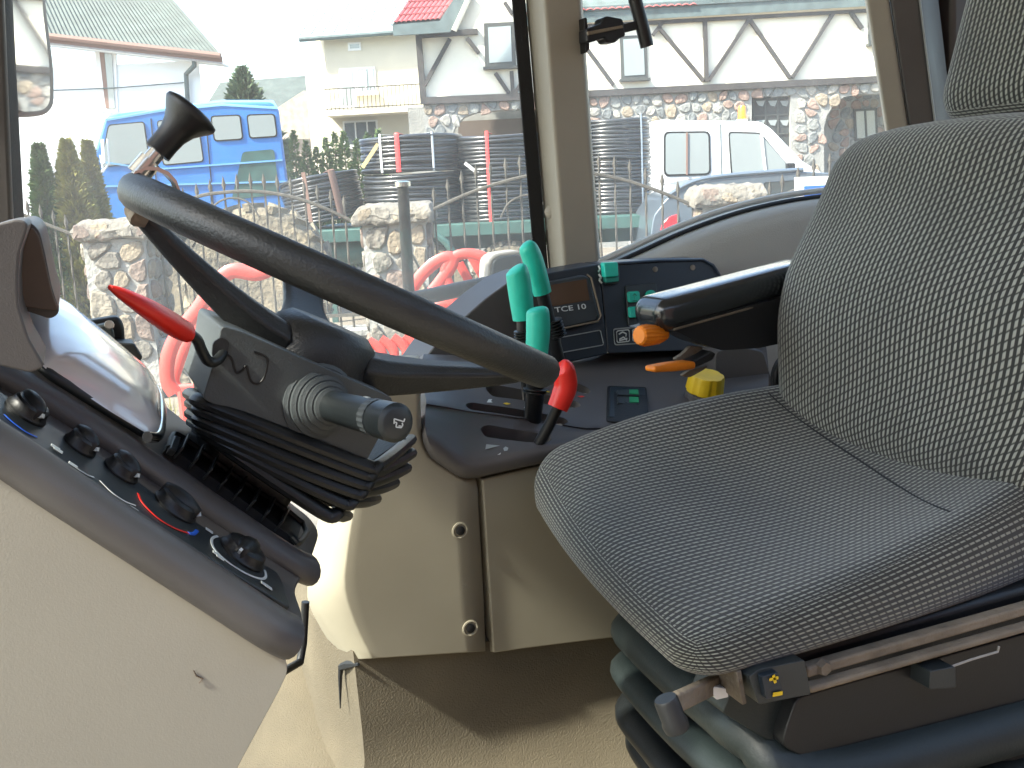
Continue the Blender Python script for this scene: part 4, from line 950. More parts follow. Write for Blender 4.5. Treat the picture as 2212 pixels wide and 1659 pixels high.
# ---- timber-framed house with rubble ground floor
TD = 25.0
hs_ = thing('timber_house', 'half-timbered cream house on a rubble stone ground floor with arches', 'house', Q(1500, 185, TD).xy.to_3d())
wl_px = [(903, 70), (916, 222), (1250, 208), (2400, 150), (2400, -260), (985, -260), (985, 40)]
build('upper_wall', eprism(wl_px, TD, .4), 'plaster_cream', hs_, smooth=0)
oA = Q(914, 222, TD); oB = Q(2400, 150, TD); wax = RH.copy(); wz = oA.z
gw = build('ground_wall', MB().box((oA+RH*9.2).xy.to_3d()+FH*.25+Zv*(wz/2-.02), RH*9.2, FH*.25, Zv*(wz/2+.01)), 'mortar', hs_, smooth=0)
doorpx = [(1624, 470), (1624, 209), (1708, 207), (1712, 470)]
archR = [(1780, 480), (1780, 275), (1786, 250), (1800, 228), (1822, 210), (1850, 204), (1960, 200), (1990, 230), (2000, 480)]
archL = [(972, 480), (974, 300), (984, 272), (1003, 252), (1030, 242), (1080, 238), (1150, 234), (1190, 260), (1200, 480)]
gw.parent = None; gw.location = root_loc(hs_)
cut(gw, [MB().prism([p-FH*.3 for p in qx(a, TD)], FH*.62 if a is doorpx else FH*1.2) for a in (doorpx, archR, archL)])
gw.parent = hs_; gw.location = (0, 0, 0)
def keepw(x, z):
    p = oA+RH*x; p = Vector((p.x, p.y, z)); v = p-CAM; sx_ = 1106+F*v.dot(rt)/v.dot(fw); sy_ = 829.5-F*v.dot(up)/v.dot(fw)
    if sx_ > 2010 or sy_ > 470: return False
    for poly in (doorpx, archR, archL):
        for dx, dy in ((0, 0), (8, 0), (-8, 0), (0, -7)):
            if in_poly(sx_+dx, sy_+dy, poly): return False
    return True
zl = 1.15
mst = stones(hs_, Vector((oA.x, oA.y, zl)), RH, Zv, -FH, 12.6, wz-zl-.02, .265, .022, .05, STONES, 3, lambda x, y: keepw(x, y+zl), limit=300)
if len(mst) > 300:
    big = MB()
    for k in mst[300:]: big.add(k.v, k.f)
    build('stone_rest', big, STONES[1], hs_, smooth=25, kind='stuff')
# beams
for a, b, w in (((905, 77), (1032, 68), 11), ((904, 76), (915, 224), 12), ((972, 84), (917, 184), 8), ((1009, 82), (1034, 115), 8), ((1070, 158), (1099, 201), 8), ((1105, 154), (1108, 202), 8), ((1142, 158), (1112, 201), 8), ((909, 218), (1260, 203), 14), ((1260, 203), (1955, 168), 13), ((1955, 168), (2350, 148), 13), ((1120, 62), (1400, 48), 9), ((1400, 48), (1950, 17), 9),
                ((1268, 106), (1325, 184), 7), ((1422, 58), (1519, 174), 7), ((1447, 28), (1410, 76), 7), ((1522, 26), (1526, 176), 8), ((1618, 42), (1531, 174), 7), ((1619, 42), (1706, 168), 7), ((1800, 28), (1711, 168), 7), ((1836, 24), (1862, 62), 7), ((982, 68), (1018, -10), 8), ((1090, 5), (1106, 30), 7)):
    beam(hs_, a, b, w, TD-.06)
def window(par, x0, y0, x1, y1, D, fr=5, m='win_frame', pm='pane', bars=(), sill=True, dx=3):
    w = build('window', MB().sheet([[Q(x0, y0, D), Q(x1, y0-(x1-x0)*.05, D)], [Q(x0+dx, y1, D), Q(x1+dx, y1-(x1-x0)*.05, D)]], FH*.06), m, par, smooth=0)
    s = (x1-x0)*.05
    build('pane', MB().sheet([[Q(x0+fr, y0+fr, D-.015), Q(x1-fr, y0+fr-s, D-.015)], [Q(x0+dx+fr, y1-fr-1, D-.015), Q(x1+dx-fr, y1-fr-1-s, D-.015)]], FH*.01), pm, w, smooth=0)
    for t in bars:
        xm = lerp(x0, x1, t); build('glazing_bar', MB().bar(Q(xm, y0+fr-s*t, D-.03), Q(xm+dx, y1-fr-s*t, D-.03), .03, fr*.7*D/F, RH), m, w, smooth=0)
    if sill: build('sill', MB().bar(Q(x0+dx-4, y1+2, D-.05), Q(x1+dx+4, y1+2-s, D-.05), .22, 5*D/F, Zv), m, w, smooth=0)
    return w
window(hs_, 1045, 50, 1112, 146, TD-.05, 9); window(hs_, 1339, 78, 1397, 172, TD-.05, 7); window(hs_, 1874, -40, 1935, 95, TD-.05, 7)
w2 = window(hs_, 1626, 211, 1706, 420, TD+.2, 4, 'win_frame', 'pane_dark', (.34, .67), False)
for yy in (250, 292, 335): build('glazing_bar', MB().bar(Q(1628, yy, TD+.17), Q(1708, yy-4, TD+.17), .03, .03, Zv), 'win_frame', w2, smooth=0)
for i in range(3):
    for k in range(2):
        xx, yy = 1633+i*26, 218+k*42; build('curtain', MB().sheet([[Q(xx, yy, TD+.16), Q(xx+20, yy-1, TD+.16)], [Q(xx+6, yy+10, TD+.16), Q(xx+15, yy+12, TD+.16)]], FH*.01), 'pane', w2, smooth=0)
# recess walls behind the arches
bw = build('porch_wall', MB().box((oA+RH*8.5).xy.to_3d()+FH*1.5+Zv*(wz/2), RH*9, FH*.1, Zv*(wz/2)), 'mortar', hs_, smooth=0)
pa = Q(1786, 300, TD+1.4); stones(bw, Vector((pa.x, pa.y, 1.6)), RH, Zv, -FH, 1.9, wz-1.7, .26, .02, .04, STONES[:3]+STONES[4:], 5, name='stone')  # pale stone left out: the recess's shade is put into the stone colours
window(hs_, 1844, 236, 1894, 305, TD+1.33, 5, 'win_frame', 'pane', (.5,), False)
build('garage_door', eprism([(990, 262), (1190, 252), (1200, 480), (990, 480)], TD+1.3, .06), 'gate_brown', hs_, smooth=0)
build('porch_floor', MB().box((oA+RH*8.5).xy.to_3d()+FH*.8+Zv*.03, RH*9, FH*.6, Zv*.03), 'mortar', hs_, smooth=0)
# eaves, roof and tiles
build('fascia', MB().sheet([[Q(1118, 34, TD-.22), Q(2400, -42, TD-.22)], [Q(1118, 58, TD-.22), Q(2400, -18, TD-.22)]], FH*.05), 'fascia', hs_, smooth=0)
build('eave_board', MB().sheet([[Q(1118, 58, TD-.2), Q(2400, -18, TD-.2)], [Q(1118, 62, TD-.05), Q(2400, -8, TD-.05)]], Zv*.03), 'plaster_beige', hs_, smooth=0)
rr = [Q(1118, 33, TD-.26), Q(2400, -43, TD-.26)]; rise = FH*3.5+Zv*2.6
roof = build('roof', MB().sheet([[rr[0], rr[1]], [rr[0]+rise, rr[1]+rise]], Zv*.1), 'fascia', hs_, smooth=0)
sl2 = [Q(847, 53, TD-.7), Q(951, 45, TD-.7), Q(1012, -45, TD+1.8), Q(915, -45, TD+1.8)]
wing = build('wing_roof', MB().sheet([[sl2[0], sl2[1]], [sl2[3], sl2[2]]], Vector((0, 0, -.1))), 'fascia', hs_, smooth=0)
build('wing_fascia', eprism([(847, 54), (850, 77), (972, 69), (1016, -10), (1030, -50), (1010, -50), (950, 45)], TD-.72, .08), 'fascia', hs_, smooth=0)
build('verge_pole', MB().tube([Q(981, 66, TD-.75), Q(1030, -40, TD-.75)], .06, 8), 'plaster_cream', hs_)
def tiles(par, A, B, C, D, nu, nv, seed):      # courses of small half-round tiles between the corners A,B (eave) and D,C (upper edge)
    rs = random.Random(seed); nrm = (B-A).cross(D-A).normalized(); nrm = nrm if nrm.z > 0 else -nrm
    us, vs_ = (B-A)/nu, (D-A)/nv; mb = MB(); rows = []
    for t in (0, .5, 1.0):
        rows.append([us*s + vs_*t*1.12 + nrm*(.035*math.sin(math.pi*s)**1.0 + .03*(1-t)) for s in (0, .2, .4, .6, .8, 1.0)])
    mb.sheet(rows, -nrm*.012); o0 = None
    for j in range(nv):
        for i in range(nu):
            p = A+(B-A)*(i/nu)+(D-A)*(j/nv)+(C-B-D+A)*(i/nu)*(j/nv)
            if o0 is None: o0 = build('tile', mb, 'tile_red', par, smooth=60, base=(0, 0, 0)); me = o0.data; t_ = o0; t_.parent = par
            else: t_ = bpy.data.objects.new('tile', me); COL.objects.link(t_); t_.parent = par
            t_.location = p-root_loc(par)+nrm*.012
tiles(wing, sl2[0], sl2[1], sl2[2], sl2[3], 10, 7, 1)
tiles(roof, rr[0]+RH*.05, rr[0]+RH*4.2, rr[0]+RH*4.2+rise*.13, rr[0]+RH*.05+rise*.13, 24, 2, 2)

# ---- beige house with balcony
BD = 32.0
bh = thing('beige_house', 'plain beige rendered house with pale metal roof and railed balcony', 'house', Q(800, 300, BD).xy.to_3d())
f0, f1 = Q(700, 100, BD), Q(912, 85, BD); fl_ = Q(655, 110, BD+2.6)
eave_z = Q(800, 72, BD).z
base = [Vector((p.x, p.y, 0)) for p in (f0, f1, f1+FH*6, fl_+FH*4)]
build('wall', MB().prism([Vector((f0.x, f0.y, -.02)), Vector((f1.x, f1.y, -.02)), Vector((f1.x, f1.y, -.02))+FH*6, Vector((fl_.x, fl_.y, -.02))+FH*4, Vector((fl_.x, fl_.y, -.02))], Zv*eave_z), 'plaster_beige', bh, smooth=0)
er = [Q(646, 82, BD-.4), Q(915, 62, BD-.4)]
rf = build('roof', MB().sheet([[er[0], er[1]], [er[0]+FH*5+Zv*3.2+RH*1.2, er[1]+FH*5+Zv*3.2]], Zv*.06), 'roof_metal', bh, smooth=0)
for i in range(12):
    a = lerp(er[0], er[1], i/11); b = lerp(er[0]+FH*5+Zv*3.2+RH*1.2, er[1]+FH*5+Zv*3.2, i/11); build('standing_seam', MB().bar(a+Zv*.08, b+Zv*.08, .04, .05), 'roof_metal', rf, smooth=0)
build('gutter', MB().tube([er[0]-Zv*.05, er[1]-Zv*.05], .07, 8), 'fascia', bh)
build('chimney', MB().box(Q(822, -14, BD+2.0), RH*.3, FH*.3, Zv*.55), 'brick', bh, smooth=0)
window(bh, 751, 92, 779, 110, BD-.04, 4, 'win_white', 'pane', (), False, 1)
wd = window(bh, 732, 148, 768, 236, BD-.04, 7, 'win_white', 'pane', (), False, 3)
window(bh, 768, 146, 810, 202, BD-.04, 4, 'win_white', 'pane', (.5,), True, 3)
window(bh, 740, 262, 815, 318, BD-.04, 4, 'win_white', 'pane_dark', (.36, .7), True, 3)
build('post', MB().bar(Q(905, 254, BD-.4), Q(909, 330, BD-.4), .15, .15, FH), 'win_white', bh, smooth=0)
b0_, b1_ = Q(703, 240, BD-1.1), Q(914, 228, BD-1.1)
bal = build('balcony', MB().sheet([[b0_, b1_], [b0_+FH*1.1, b1_+FH*1.1]], Zv*-.15), 'plaster_beige', bh, smooth=0)
for k in range(24):
    a = lerp(b0_, b1_, (k+.5)/24); build('baluster', MB().bar(a, a+Zv*.62, .018, .018, RH), 'iron', bal, smooth=0)
for dz in (.05, .62): build('rail', MB().bar(b0_+Zv*dz, b1_+Zv*dz, .03, .03), 'iron', bal, smooth=0)

# ---- white house with dark corrugated roof on the left
LD = 20.0
wh = thing('white_house', 'white rendered house with dark ribbed roof, gutter and downpipe', 'house', Q(250, 300, LD).xy.to_3d())
c0 = Q(430, 140, LD); c1 = Q(-260, 60, LD)
wz2 = Q(430, 128, LD).z
build('wall', MB().prism([Vector((c1.x, c1.y, -.02)), Vector((c0.x, c0.y, -.02)), Vector((c0.x, c0.y, -.02))+(FH-RH*.34)*6, Vector((c1.x, c1.y, -.02))+(FH-RH*.34)*6], Zv*wz2), 'plaster_white', wh, smooth=0)
e0, e1 = Q(-260, 34, LD-.45), Q(478, 119, LD-.45); top0, top1 = Q(-260, -160, LD+3.2), Q(322, -60, LD+3.2)
nseg = 150; rows = []
nrm = Vector((0, 0, 1))
for t in (0, 1):
    rows.append([lerp(lerp(e0, e1, i/nseg), lerp(top0, top1, i/nseg), t)+nrm*(.035 if i % 2 else 0) for i in range(nseg+1)])
build('roof', MB().sheet(rows, Vector((0, 0, -.06))), 'roof_grey', wh, smooth=0)
build('fascia', MB().sheet([[e0-Zv*.02, e1-Zv*.02], [e0-Zv*.16, e1-Zv*.16]], FH*.06), 'brown_trim', wh, smooth=0)
build('soffit', MB().sheet([[e0-Zv*.16, e1-Zv*.16], [e0-Zv*.17+FH*.5, e1-Zv*.17+FH*.5]], Zv*.03), 'plaster_white', wh, smooth=0)
build('gutter', MB().tube([e0-Zv*.02-FH*.06, e1-Zv*.02-FH*.06], .055, 8), 'brown_trim', wh)
build('downpipe', MB().tube([Q(418, 118, LD-.4), Q(420, 142, LD-.35), Q(402, 160, LD-.1), Q(405, 216, LD-.08), Q(420, 480, LD-.08)], .045, 8), 'fascia', wh)
wb = build('window', MB().sheet([[Q(204, 106, LD-.03), Q(250, 110, LD-.03)], [Q(216, 242, LD-.03), Q(254, 242, LD-.03)]], FH*.05), 'win_white', wh, smooth=0)
build('reveal', MB().sheet([[Q(214, 108, LD-.05), Q(224, 109, LD-.05)], [Q(228, 234, LD-.05), Q(236, 234, LD-.05)]], FH*.02), 'brown_trim', wb, smooth=0)
build('pane', MB().sheet([[Q(225, 109, LD-.05), Q(241, 110, LD-.05)], [Q(236, 234, LD-.05), Q(248, 234, LD-.05)]], FH*.02), 'pane', wb, smooth=0)
build('cable', MB().tube([Q(60, 197, LD-.06), Q(150, 194, LD-.06), Q(250, 190, LD-.06), Q(405, 178, LD-.06)], .012, 5), 'fascia', wh)

# ---- far house and its brick gable
fh_ = thing('far_house', 'distant low house with long grey roof and brick gable behind the spruce', 'house', Q(590, 230, 45).xy.to_3d())
build('roof', MB().sheet([[Q(440, 236, 44), Q(655, 236, 44)], [Q(476, 178, 47), Q(665, 163, 47)]], Zv*-.1), 'roof_grey', fh_, smooth=0)
build('wall', MB().box(Q(560, 260, 46).xy.to_3d()+Zv*2.2, RH*2.6, FH*1.2, Zv*2.25), 'brick_pale', fh_, smooth=0)
build('gable', eprism([(592, 300), (600, 232), (655, 196), (700, 196), (700, 300)], 43, .3), 'brick_pale', fh_, smooth=0)

# ---- evergreens
def conifer(name, label, cat, pos, h, r, m, n, seed, group=None, power=.8, sz=.10):
    rs = random.Random(seed); t = thing(name, label, cat, pos, group); pos = Vector(pos)
    build('trunk', MB().tube([pos-Zv*.05, pos+Zv*h*.9], [r*.09+.02, .01], 7), 'bark', t)
    mb = MB()
    for i in range(n):
        u = rs.random()**1.15; z = h*(.03+.97*u); R_ = r*(1-u)**power*(1-.35*max(0, .12-u)/.12); q = rs.uniform(0, 6.283); k = math.sqrt(rs.random())*.35+.68
        R2 = R_*k*(1+.18*math.sin(q*3+z*5)+.12*math.sin(q*7+z*11)); c = pos+Vector((math.cos(q)*R2, math.sin(q)*R2, z))
        s = sz*rs.uniform(.6, 1.3)*(1-.45*u); o = Vector((math.cos(q), math.sin(q), rs.uniform(.1, 1.2))).normalized(); sd = o.cross(Vector((rs.uniform(-1, 1), rs.uniform(-1, 1), rs.uniform(-1, 1)))).normalized()
        mb.add([c-sd*s*.45-o*s*.3, c+sd*s*.45-o*s*.3, c+o*s*1.1], [[0, 1, 2]])
    build('crown', mb, m, t, smooth=0)
    return t
for (x, y, w, D, m, lb) in ((68, 326, 26, 11.2, 'leaf_thuja', 'tall green thuja column beside the front pillar'), (128, 316, 36, 11.3, 'leaf_gold', 'broad golden green thuja left of the blue truck'), (174, 318, 17, 11.6, 'leaf_gold', 'slender thuja just left of the blue truck cab')):
    p = Q(x+16, y, D); h = p.z; conifer('thuja', lb, 'thuja', (p.x, p.y, 0), h*1.02, w*2.1*D/F, m, 14000, int(x), 'thujas by the fence', .85, .12)
for i, (x, y) in enumerate(((633, 283), (660, 305), (682, 318), (702, 297), (721, 287), (741, 283), (770, 300), (793, 287), (816, 280))):
    p = Q(x, y, 22.0); conifer('thuja', 'young thuja in the row before the beige house', 'thuja', (p.x, p.y, 0), p.z, .27, 'leaf_thuja', 1300, 50+i, 'row of thujas before the beige house', .6, .11)
p = Q(523, 148, 30); conifer('spruce_tree', 'pale green spruce behind the blue truck roof', 'tree', (p.x, p.y, 0), p.z, 1.75, 'leaf_spruce', 4200, 91, None, .8, .28)

# ---- blue crew-cab truck
UD = 14.0
TA = math.radians(13.5); tn_ = FH*math.cos(TA)-RH*math.sin(TA); tr_ = RH*math.cos(TA)+FH*math.sin(TA); tp0 = Q(420, 400, UD)
def TQ(x, y, off): return PN(x, y, tp0+tn_*off, tn_)
def tprism(pts, off, th): return MB().prism([TQ(x, y, off) for x, y in pts], tn_*th)
tk = thing('blue_truck', 'bright blue crew cab truck with high wheels parked behind the fence', 'truck', TQ(400, 700, 0).xy.to_3d())
bpx = rnd([(226, 255), (250, 246), (352, 234), (478, 221), (585, 220), (602, 234), (612, 312), (630, 452), (628, 462), (300, 488), (186, 478), (179, 405), (184, 378), (201, 340)], 8, 3)
tb = build('cab_body', tprism(bpx, 0, 2.1), 'truck_blue', tk, bevel=.05, seg=3)
build('roof_panel', MB().sheet([[TQ(228, 262, -.01), TQ(350, 241, -.01), TQ(480, 229, -.01), TQ(600, 236, -.01)], [TQ(240, 250, +.12), TQ(352, 236, +.12), TQ(480, 221, +.12), TQ(590, 221, +.12)]], Zv*.03), 'truck_light', tk, smooth=60)
def vwin(par, pts, D, fr, m='rubber', pm='pane', r=8, pf=None):
    pf = pf or eprism
    cx_, cy_ = sum(p[0] for p in pts)/len(pts), sum(p[1] for p in pts)/len(pts)
    w = build('window', pf(rnd(pts, r, 3), D-.012, .03), m, par, smooth=0)
    inn = [(cx_+(x-cx_)*(1-fr/abs(x-cx_+1e-6)) if abs(x-cx_) > fr else x, cy_+(y-cy_)*(1-fr/abs(y-cy_+1e-6)) if abs(y-cy_) > fr else y) for x, y in pts]
    build('pane', pf(rnd(inn, r*.8, 3), D-.02, .02), pm, w, smooth=0); return w
mat('pane_pale', (.30, .34, .33), .12, spec=.6)
vwin(tk, [(233, 269), (312, 262), (324, 352), (216, 362)], 0, 2.5, pm='pane_pale', pf=tprism); vwin(tk, [(338, 260), (428, 254), (441, 350), (352, 358)], 0, 2.5, pm='pane_pale', pf=tprism)
vwin(tk, [(454, 250), (520, 247), (526, 302), (462, 306)], 0, 3, pm='pane_pale', pf=tprism); vwin(tk, [(532, 247), (594, 245), (600, 296), (538, 300)], 0, 3, pm='pane_pale', pf=tprism)
for a, b in (((182, 404), (620, 392)), ((196, 346), (330, 366)), ((330, 366), (610, 346))): build('body_line', MB().bar(TQ(*a, -.012), TQ(*b, -.012), .02, .022), 'truck_light', tk, smooth=0)
for a, b in (((326, 256), (344, 470)), ((444, 250), (462, 460))): build('door_gap', MB().bar(TQ(*a, -.004), TQ(*b, -.004), .012, .012, RH), 'rubber', tk, smooth=0)
build('reflection_patch', tprism(rnd([(524, 328), (592, 322), (604, 420), (500, 432)], 8), -.01, .02), 'trailer_green', tk, smooth=0, label='dark grey-green reflection painted on the truck side')  # dark patch painted for a reflection in the truck side
build('indicator', tprism([(172, 464), (188, 462), (189, 478), (173, 479)], -.02, .05), 'beacon', tk, bevel=.01)
for pts in (((217, 335), (223, 365), (206, 402)), ((232, 300), (236, 352), (222, 372))): build('mirror_arm', MB().tube([TQ(*p, -.25) for p in pts], .014, 6), 'strap_white', tk)
build('wing_mirror', tprism(rnd([(217, 302), (224, 300), (228, 352), (221, 354)], 2), -.28, .04), 'strap_white', tk, bevel=.008)
build('chassis', tprism([(300, 488), (640, 462), (640, 520), (300, 540)], +.3, 1.3), 'black', tk, smooth=0)
def wheel(par, c, r_, w_, mt='tyre', hub='win_white', lugs=22, rimr=.52, nm='wheel'):
    d = -FH; wv = build(nm, MB().lathe(c+FH*w_*.5, d, [(0, r_*.55), (w_*.02, r_*.9), (w_*.2, r_*.985), (w_*.8, r_*.985), (w_*.97, r_*.9), (w_, r_*(rimr+.1)), (w_*.93, r_*rimr)], 40), mt, par, smooth=40)
    for k in range(lugs):
        q = 2*math.pi*k/lugs; rad = RH*math.cos(q)+Zv*math.sin(q); tg = -RH*math.sin(q)+Zv*math.cos(q)
        for s_ in (-1, 1):
            cc_ = c+rad*r_*.985+FH*w_*.25*s_+tg*r_*.05*s_; build('tread_lug', MB().box(cc_, rad*r_*.05, (FH*.9+tg*.5*s_).normalized()*w_*.27, tg.cross(FH).cross(FH)*0+tg*r_*.045), mt, wv, smooth=0)
    build('rim', MB().lathe(c-FH*w_*.34, d, [(0, r_*rimr), (w_*.05, r_*rimr), (w_*.04, r_*(rimr-.06)), (w_*-.10, r_*(rimr-.14)), (w_*-.06, r_*.2), (w_*.06, r_*.16), (w_*.08, r_*.04)], 32), hub, wv, smooth=30)
    return wv
wc_ = TQ(352, 610, 0); wc_.z = .60; wheel(tk, wc_+FH*.2, .60, .32, hub='win_white')
wc_ = TQ(595, 600, 0); wc_.z = .60; wheel(tk, wc_+FH*.2, .60, .32, hub='win_white')
# ---- big muddy tractor tyre
c = Q(560, 600, 11.2); rr_ = .82
bt_ = thing('spare_tyre', 'big muddy tractor tyre standing between the fence and the truck', 'tyre', (c.x, c.y, 0)); c.z = rr_*1.03
wheel(bt_, c, rr_, .45, 'tyre_mud', 'tyre', 20, .48, 'tread')

# ---- trailer with coils of pipe
GD = 13.2
tr = thing('flatbed_trailer', 'dark green flatbed trailer loaded with coils of black pipe', 'trailer', Q(920, 640, GD).xy.to_3d())
z_bed = Q(900, 488, GD).z
pl, pr_ = Q(655, 500, GD), Q(1420, 470, GD)
pl.z = pr_.z = z_bed
build('bed', MB().sheet([[pl, pr_], [pl+FH*2.1, pr_+FH*2.1]], Zv*-.10), 'trailer_green', tr, smooth=0)
build('side_rail', MB().bar(pl-FH*.03-Zv*.08, pr_-FH*.03-Zv*.08, .06, .16), 'trailer_green', tr, bevel=.01)
build('beam', MB().bar(pl+FH*.5-Zv*.25+RH*.3, pr_+FH*.5-Zv*.25-RH*.3, .1, .22), 'trailer_green', tr, smooth=0)
build('beam', MB().bar(pl+FH*1.6-Zv*.25+RH*.3, pr_+FH*1.6-Zv*.25-RH*.3, .1, .22), 'trailer_green', tr, smooth=0)
tnk = Q(730, 545, GD+.3); build('tank', MB().lathe(tnk-RH*.3, RH, [(0, .1), (.05, .16), (.75, .16), (.8, .1)], 20), 'trailer_green', tr)
for x in (1100, 930):
    wc_ = Q(x, 560, GD); wc_.z = .5; wheel(tr, wc_+FH*.15, .5, .3, 'tyre_mud' if x > 1000 else 'tyre', 'trailer_green', 18, .5)
build('mudguard', MB().tube([Q(918, 500, GD-.05), Q(940, 505, GD-.05), Q(965, 525, GD-.05), Q(985, 556, GD-.05)], [.05]*4, 8), 'trailer_green', tr)
for x in (700, 1380):
    q_ = Q(x, 560, GD); build('prop_leg', MB().bar(Vector((q_.x, q_.y, 0))+FH*.5, Vector((q_.x, q_.y, z_bed-.15))+FH*.5, .08, .08, FH), 'trailer_green', tr, smooth=0)
def coil(label, ctr, R_, z0, nr, rt_, tilt=0, tdir=None, straps=(), loose=True, seed=0):
    t = thing('pipe_coil', label, 'pipe coil', ctr+Zv*z0, 'coils of black pipe on the trailer'); rs = random.Random(seed)
    axis = (Zv+(tdir or RH)*tilt).normalized(); e1_ = (RH-axis*RH.dot(axis)).normalized(); e2_ = axis.cross(e1_)
    for k in range(nr):
        mb = MB(); vs = []; fs = []; SG, TS = 40, 8; rj = R_*(1+rs.uniform(-.018, .018)); hz = rt_*(1+1.93*k); wob = rs.uniform(0, 6.28)
        for i in range(SG):
            q = 2*math.pi*i/SG; d = e1_*math.cos(q)+e2_*math.sin(q); o = ctr+Zv*z0+axis*(hz+.012*math.sin(q*2+wob))+d*rj
            for j in range(TS): a = 2*math.pi*j/TS; vs.append(o+d*rt_*math.cos(a)+axis*rt_*math.sin(a))
        for i in range(SG):
            for j in range(TS): fs.append([i*TS+j, ((i+1) % SG)*TS+j, ((i+1) % SG)*TS+(j+1) % TS, i*TS+(j+1) % TS])
        build('winding', mb.add(vs, fs), 'pipe_black', t, smooth=80)
    hz = rt_*(1+1.93*(nr-1))+rt_
    build('core_windings', MB().lathe(ctr+Zv*z0, axis, [(rt_*.5, R_*.72), (rt_*.5, R_*.97), (hz-rt_*.6, R_*.97), (hz-rt_*.6, R_*.72)], 36), 'pipe_black', t, smooth=30)
    for ang, m, w_ in straps:
        q = math.radians(ang); d = e1_*math.cos(q)+e2_*math.sin(q); tg = axis.cross(d); o = ctr+Zv*z0
        path = [o+d*(R_+rt_*1.15)+axis*0, o+d*(R_+rt_*1.25)+axis*hz*.5, o+d*(R_+rt_*1.1)+axis*(hz+.0), o+d*(R_)+axis*(hz+.02), o+d*R_*.7+axis*(hz+.015)]
        build('strap', MB().tube(spline(path, 4), w_, 8, flat=(d, .2)), m, t)
    return t
def at(x, y, D): p = Q(x, y, D); return Vector((p.x, p.y, 0))
cA = at(894, 400, GD+.75); hA = z_bed+.0
coil('lower half of the tall pipe coil stack with grey sheen behind the middle pier', cA, .66, hA, 13, .0265, seed=1)
coil('blue-tinged pipe coil with red and white straps on top of the tall stack', cA, .665, hA+13*.0265*1.93+.03, 9, .0265, straps=((-100, 'strap_red', .032), (-120, 'strap_white', .016), (-62, 'strap_white', .016)), seed=2)
cB = at(1082, 400, GD+.80)
coil('pipe coil stack with thin red strap next to the seal of the middle pillar', cB, .60, hA, 22, .0262, straps=((-104, 'strap_red', .024),), seed=3)
cC = at(705, 430, GD+.8)
coil('low slanting pipe coil with brown band beside the blue truck', cC, .52, hA+.10, 12, .026, .16, RH*-1, straps=((-60, 'brown_trim', .05),), seed=4)
cD = at(1330, 380, GD+.9)
coil('tall pipe coil stack between the middle pillar and the white pickup', cD, .46, hA, 26, .025, straps=((-50, 'strap_white', .016),), seed=5)
build('stake', MB().bar(Q(783, 362, GD+.2), Q(817, 311, GD+.2), .03, .05), 'straw', tr, smooth=0); build('stake', MB().bar(Q(1004, 352, GD), Q(1032, 374, GD), .03, .04), 'strap_white', tr, smooth=0)
build('stake', MB().bar(Q(655, 372, GD), Q(672, 480, GD), .04, .05, RH), 'brown_trim', tr, smooth=0)

# ---- white pickup van with beacon
VD = 15.6
vn = thing('white_pickup', 'white double cab pickup with orange beacon on its roof', 'pickup', Q(1570, 520, VD).xy.to_3d())
vpx = rnd([(1390, 560), (1388, 355), (1393, 282), (1402, 264), (1425, 259), (1640, 262), (1664, 276), (1735, 350), (1775, 372), (1790, 400), (1795, 545)], 10, 3)
build('body', eprism(vpx, VD, 1.8), 'van_white', vn, bevel=.05, seg=3)
vwin(vn, [(1434, 284), (1534, 283), (1536, 378), (1434, 381)], VD, 4, r=12); vwin(vn, [(1573, 284), (1642, 286), (1702, 356), (1700, 372), (1579, 379)], VD, 3.5, r=8)
build('window_bar', MB().bar(Q(1484, 286, VD-.03), Q(1484, 378, VD-.03), .02, .025, RH), 'brown_trim', vn, smooth=0); build('window_bar', MB().bar(Q(1645, 290, VD-.03), Q(1654, 374, VD-.03), .02, .035, RH), 'strap_white', vn, smooth=0)
build('door_handle', eprism([(1431, 398), (1447, 397), (1448, 417), (1432, 418)], VD-.02, .04), 'black', vn, bevel=.01)
build('door_gap', MB().bar(Q(1556, 268, VD-.003), Q(1562, 520, VD-.003), .012, .012, RH), 'fascia', vn, smooth=0)
build('wing_mirror', eprism(rnd([(1700, 352), (1718, 352), (1719, 370), (1701, 371)], 3), VD-.2, .1), 'black', vn, bevel=.01)
bc_ = Q(1603, 262, VD+.5); bn = build('beacon', MB().lathe(bc_+Zv*.02, Zv, [(0, .075), (.02, .075), (.03, .065), (.19, .06), (.215, .045), (.22, .01)], 20), 'beacon', vn, smooth=40)
build('beacon_foot', MB().lathe(bc_-Zv*.02, Zv, [(0, .085), (.05, .085)], 20), 'strap_white', bn)
for x in (1450, 1720):
    wc_ = Q(x, 520, VD); wc_.z = .36; wheel(vn, wc_+FH*.12, .36, .22, 'tyre', 'win_white', 0, .55)
# ---- blue car in front of it
KD = 12.0
ca = thing('blue_car', 'slate blue hatchback with red tail lamp behind the right-hand pier', 'car', Q(1560, 560, KD).xy.to_3d())
gz = lambda x: Q(x, 560, KD)
low = 1106
kpx = rnd([(1398, 640), (1404, 520), (1412, 466), (1441, 428), (1484, 400), (1540, 387), (1640, 376), (1735, 370), (1830, 376), (1900, 420), (1960, 440), (1985, 470), (1985, 640)], 10, 3)
build('body', eprism(kpx, KD, 1.6), 'car_blue', ca, bevel=.05, seg=3)
vwin(ca, [(1496, 448), (1516, 416), (1560, 402), (1640, 395), (1644, 440), (1530, 448)], KD, 2, pm='pane_dark', r=5); vwin(ca, [(1650, 394), (1735, 388), (1800, 394), (1850, 430), (1656, 440)], KD, 2, pm='pane_dark', r=5)
build('roof_rail', MB().tube(spline([Q(1441, 424, KD), Q(1490, 395, KD), Q(1560, 380, KD), Q(1735, 366, KD)], 4), .025, 8), 'car_blue', ca)
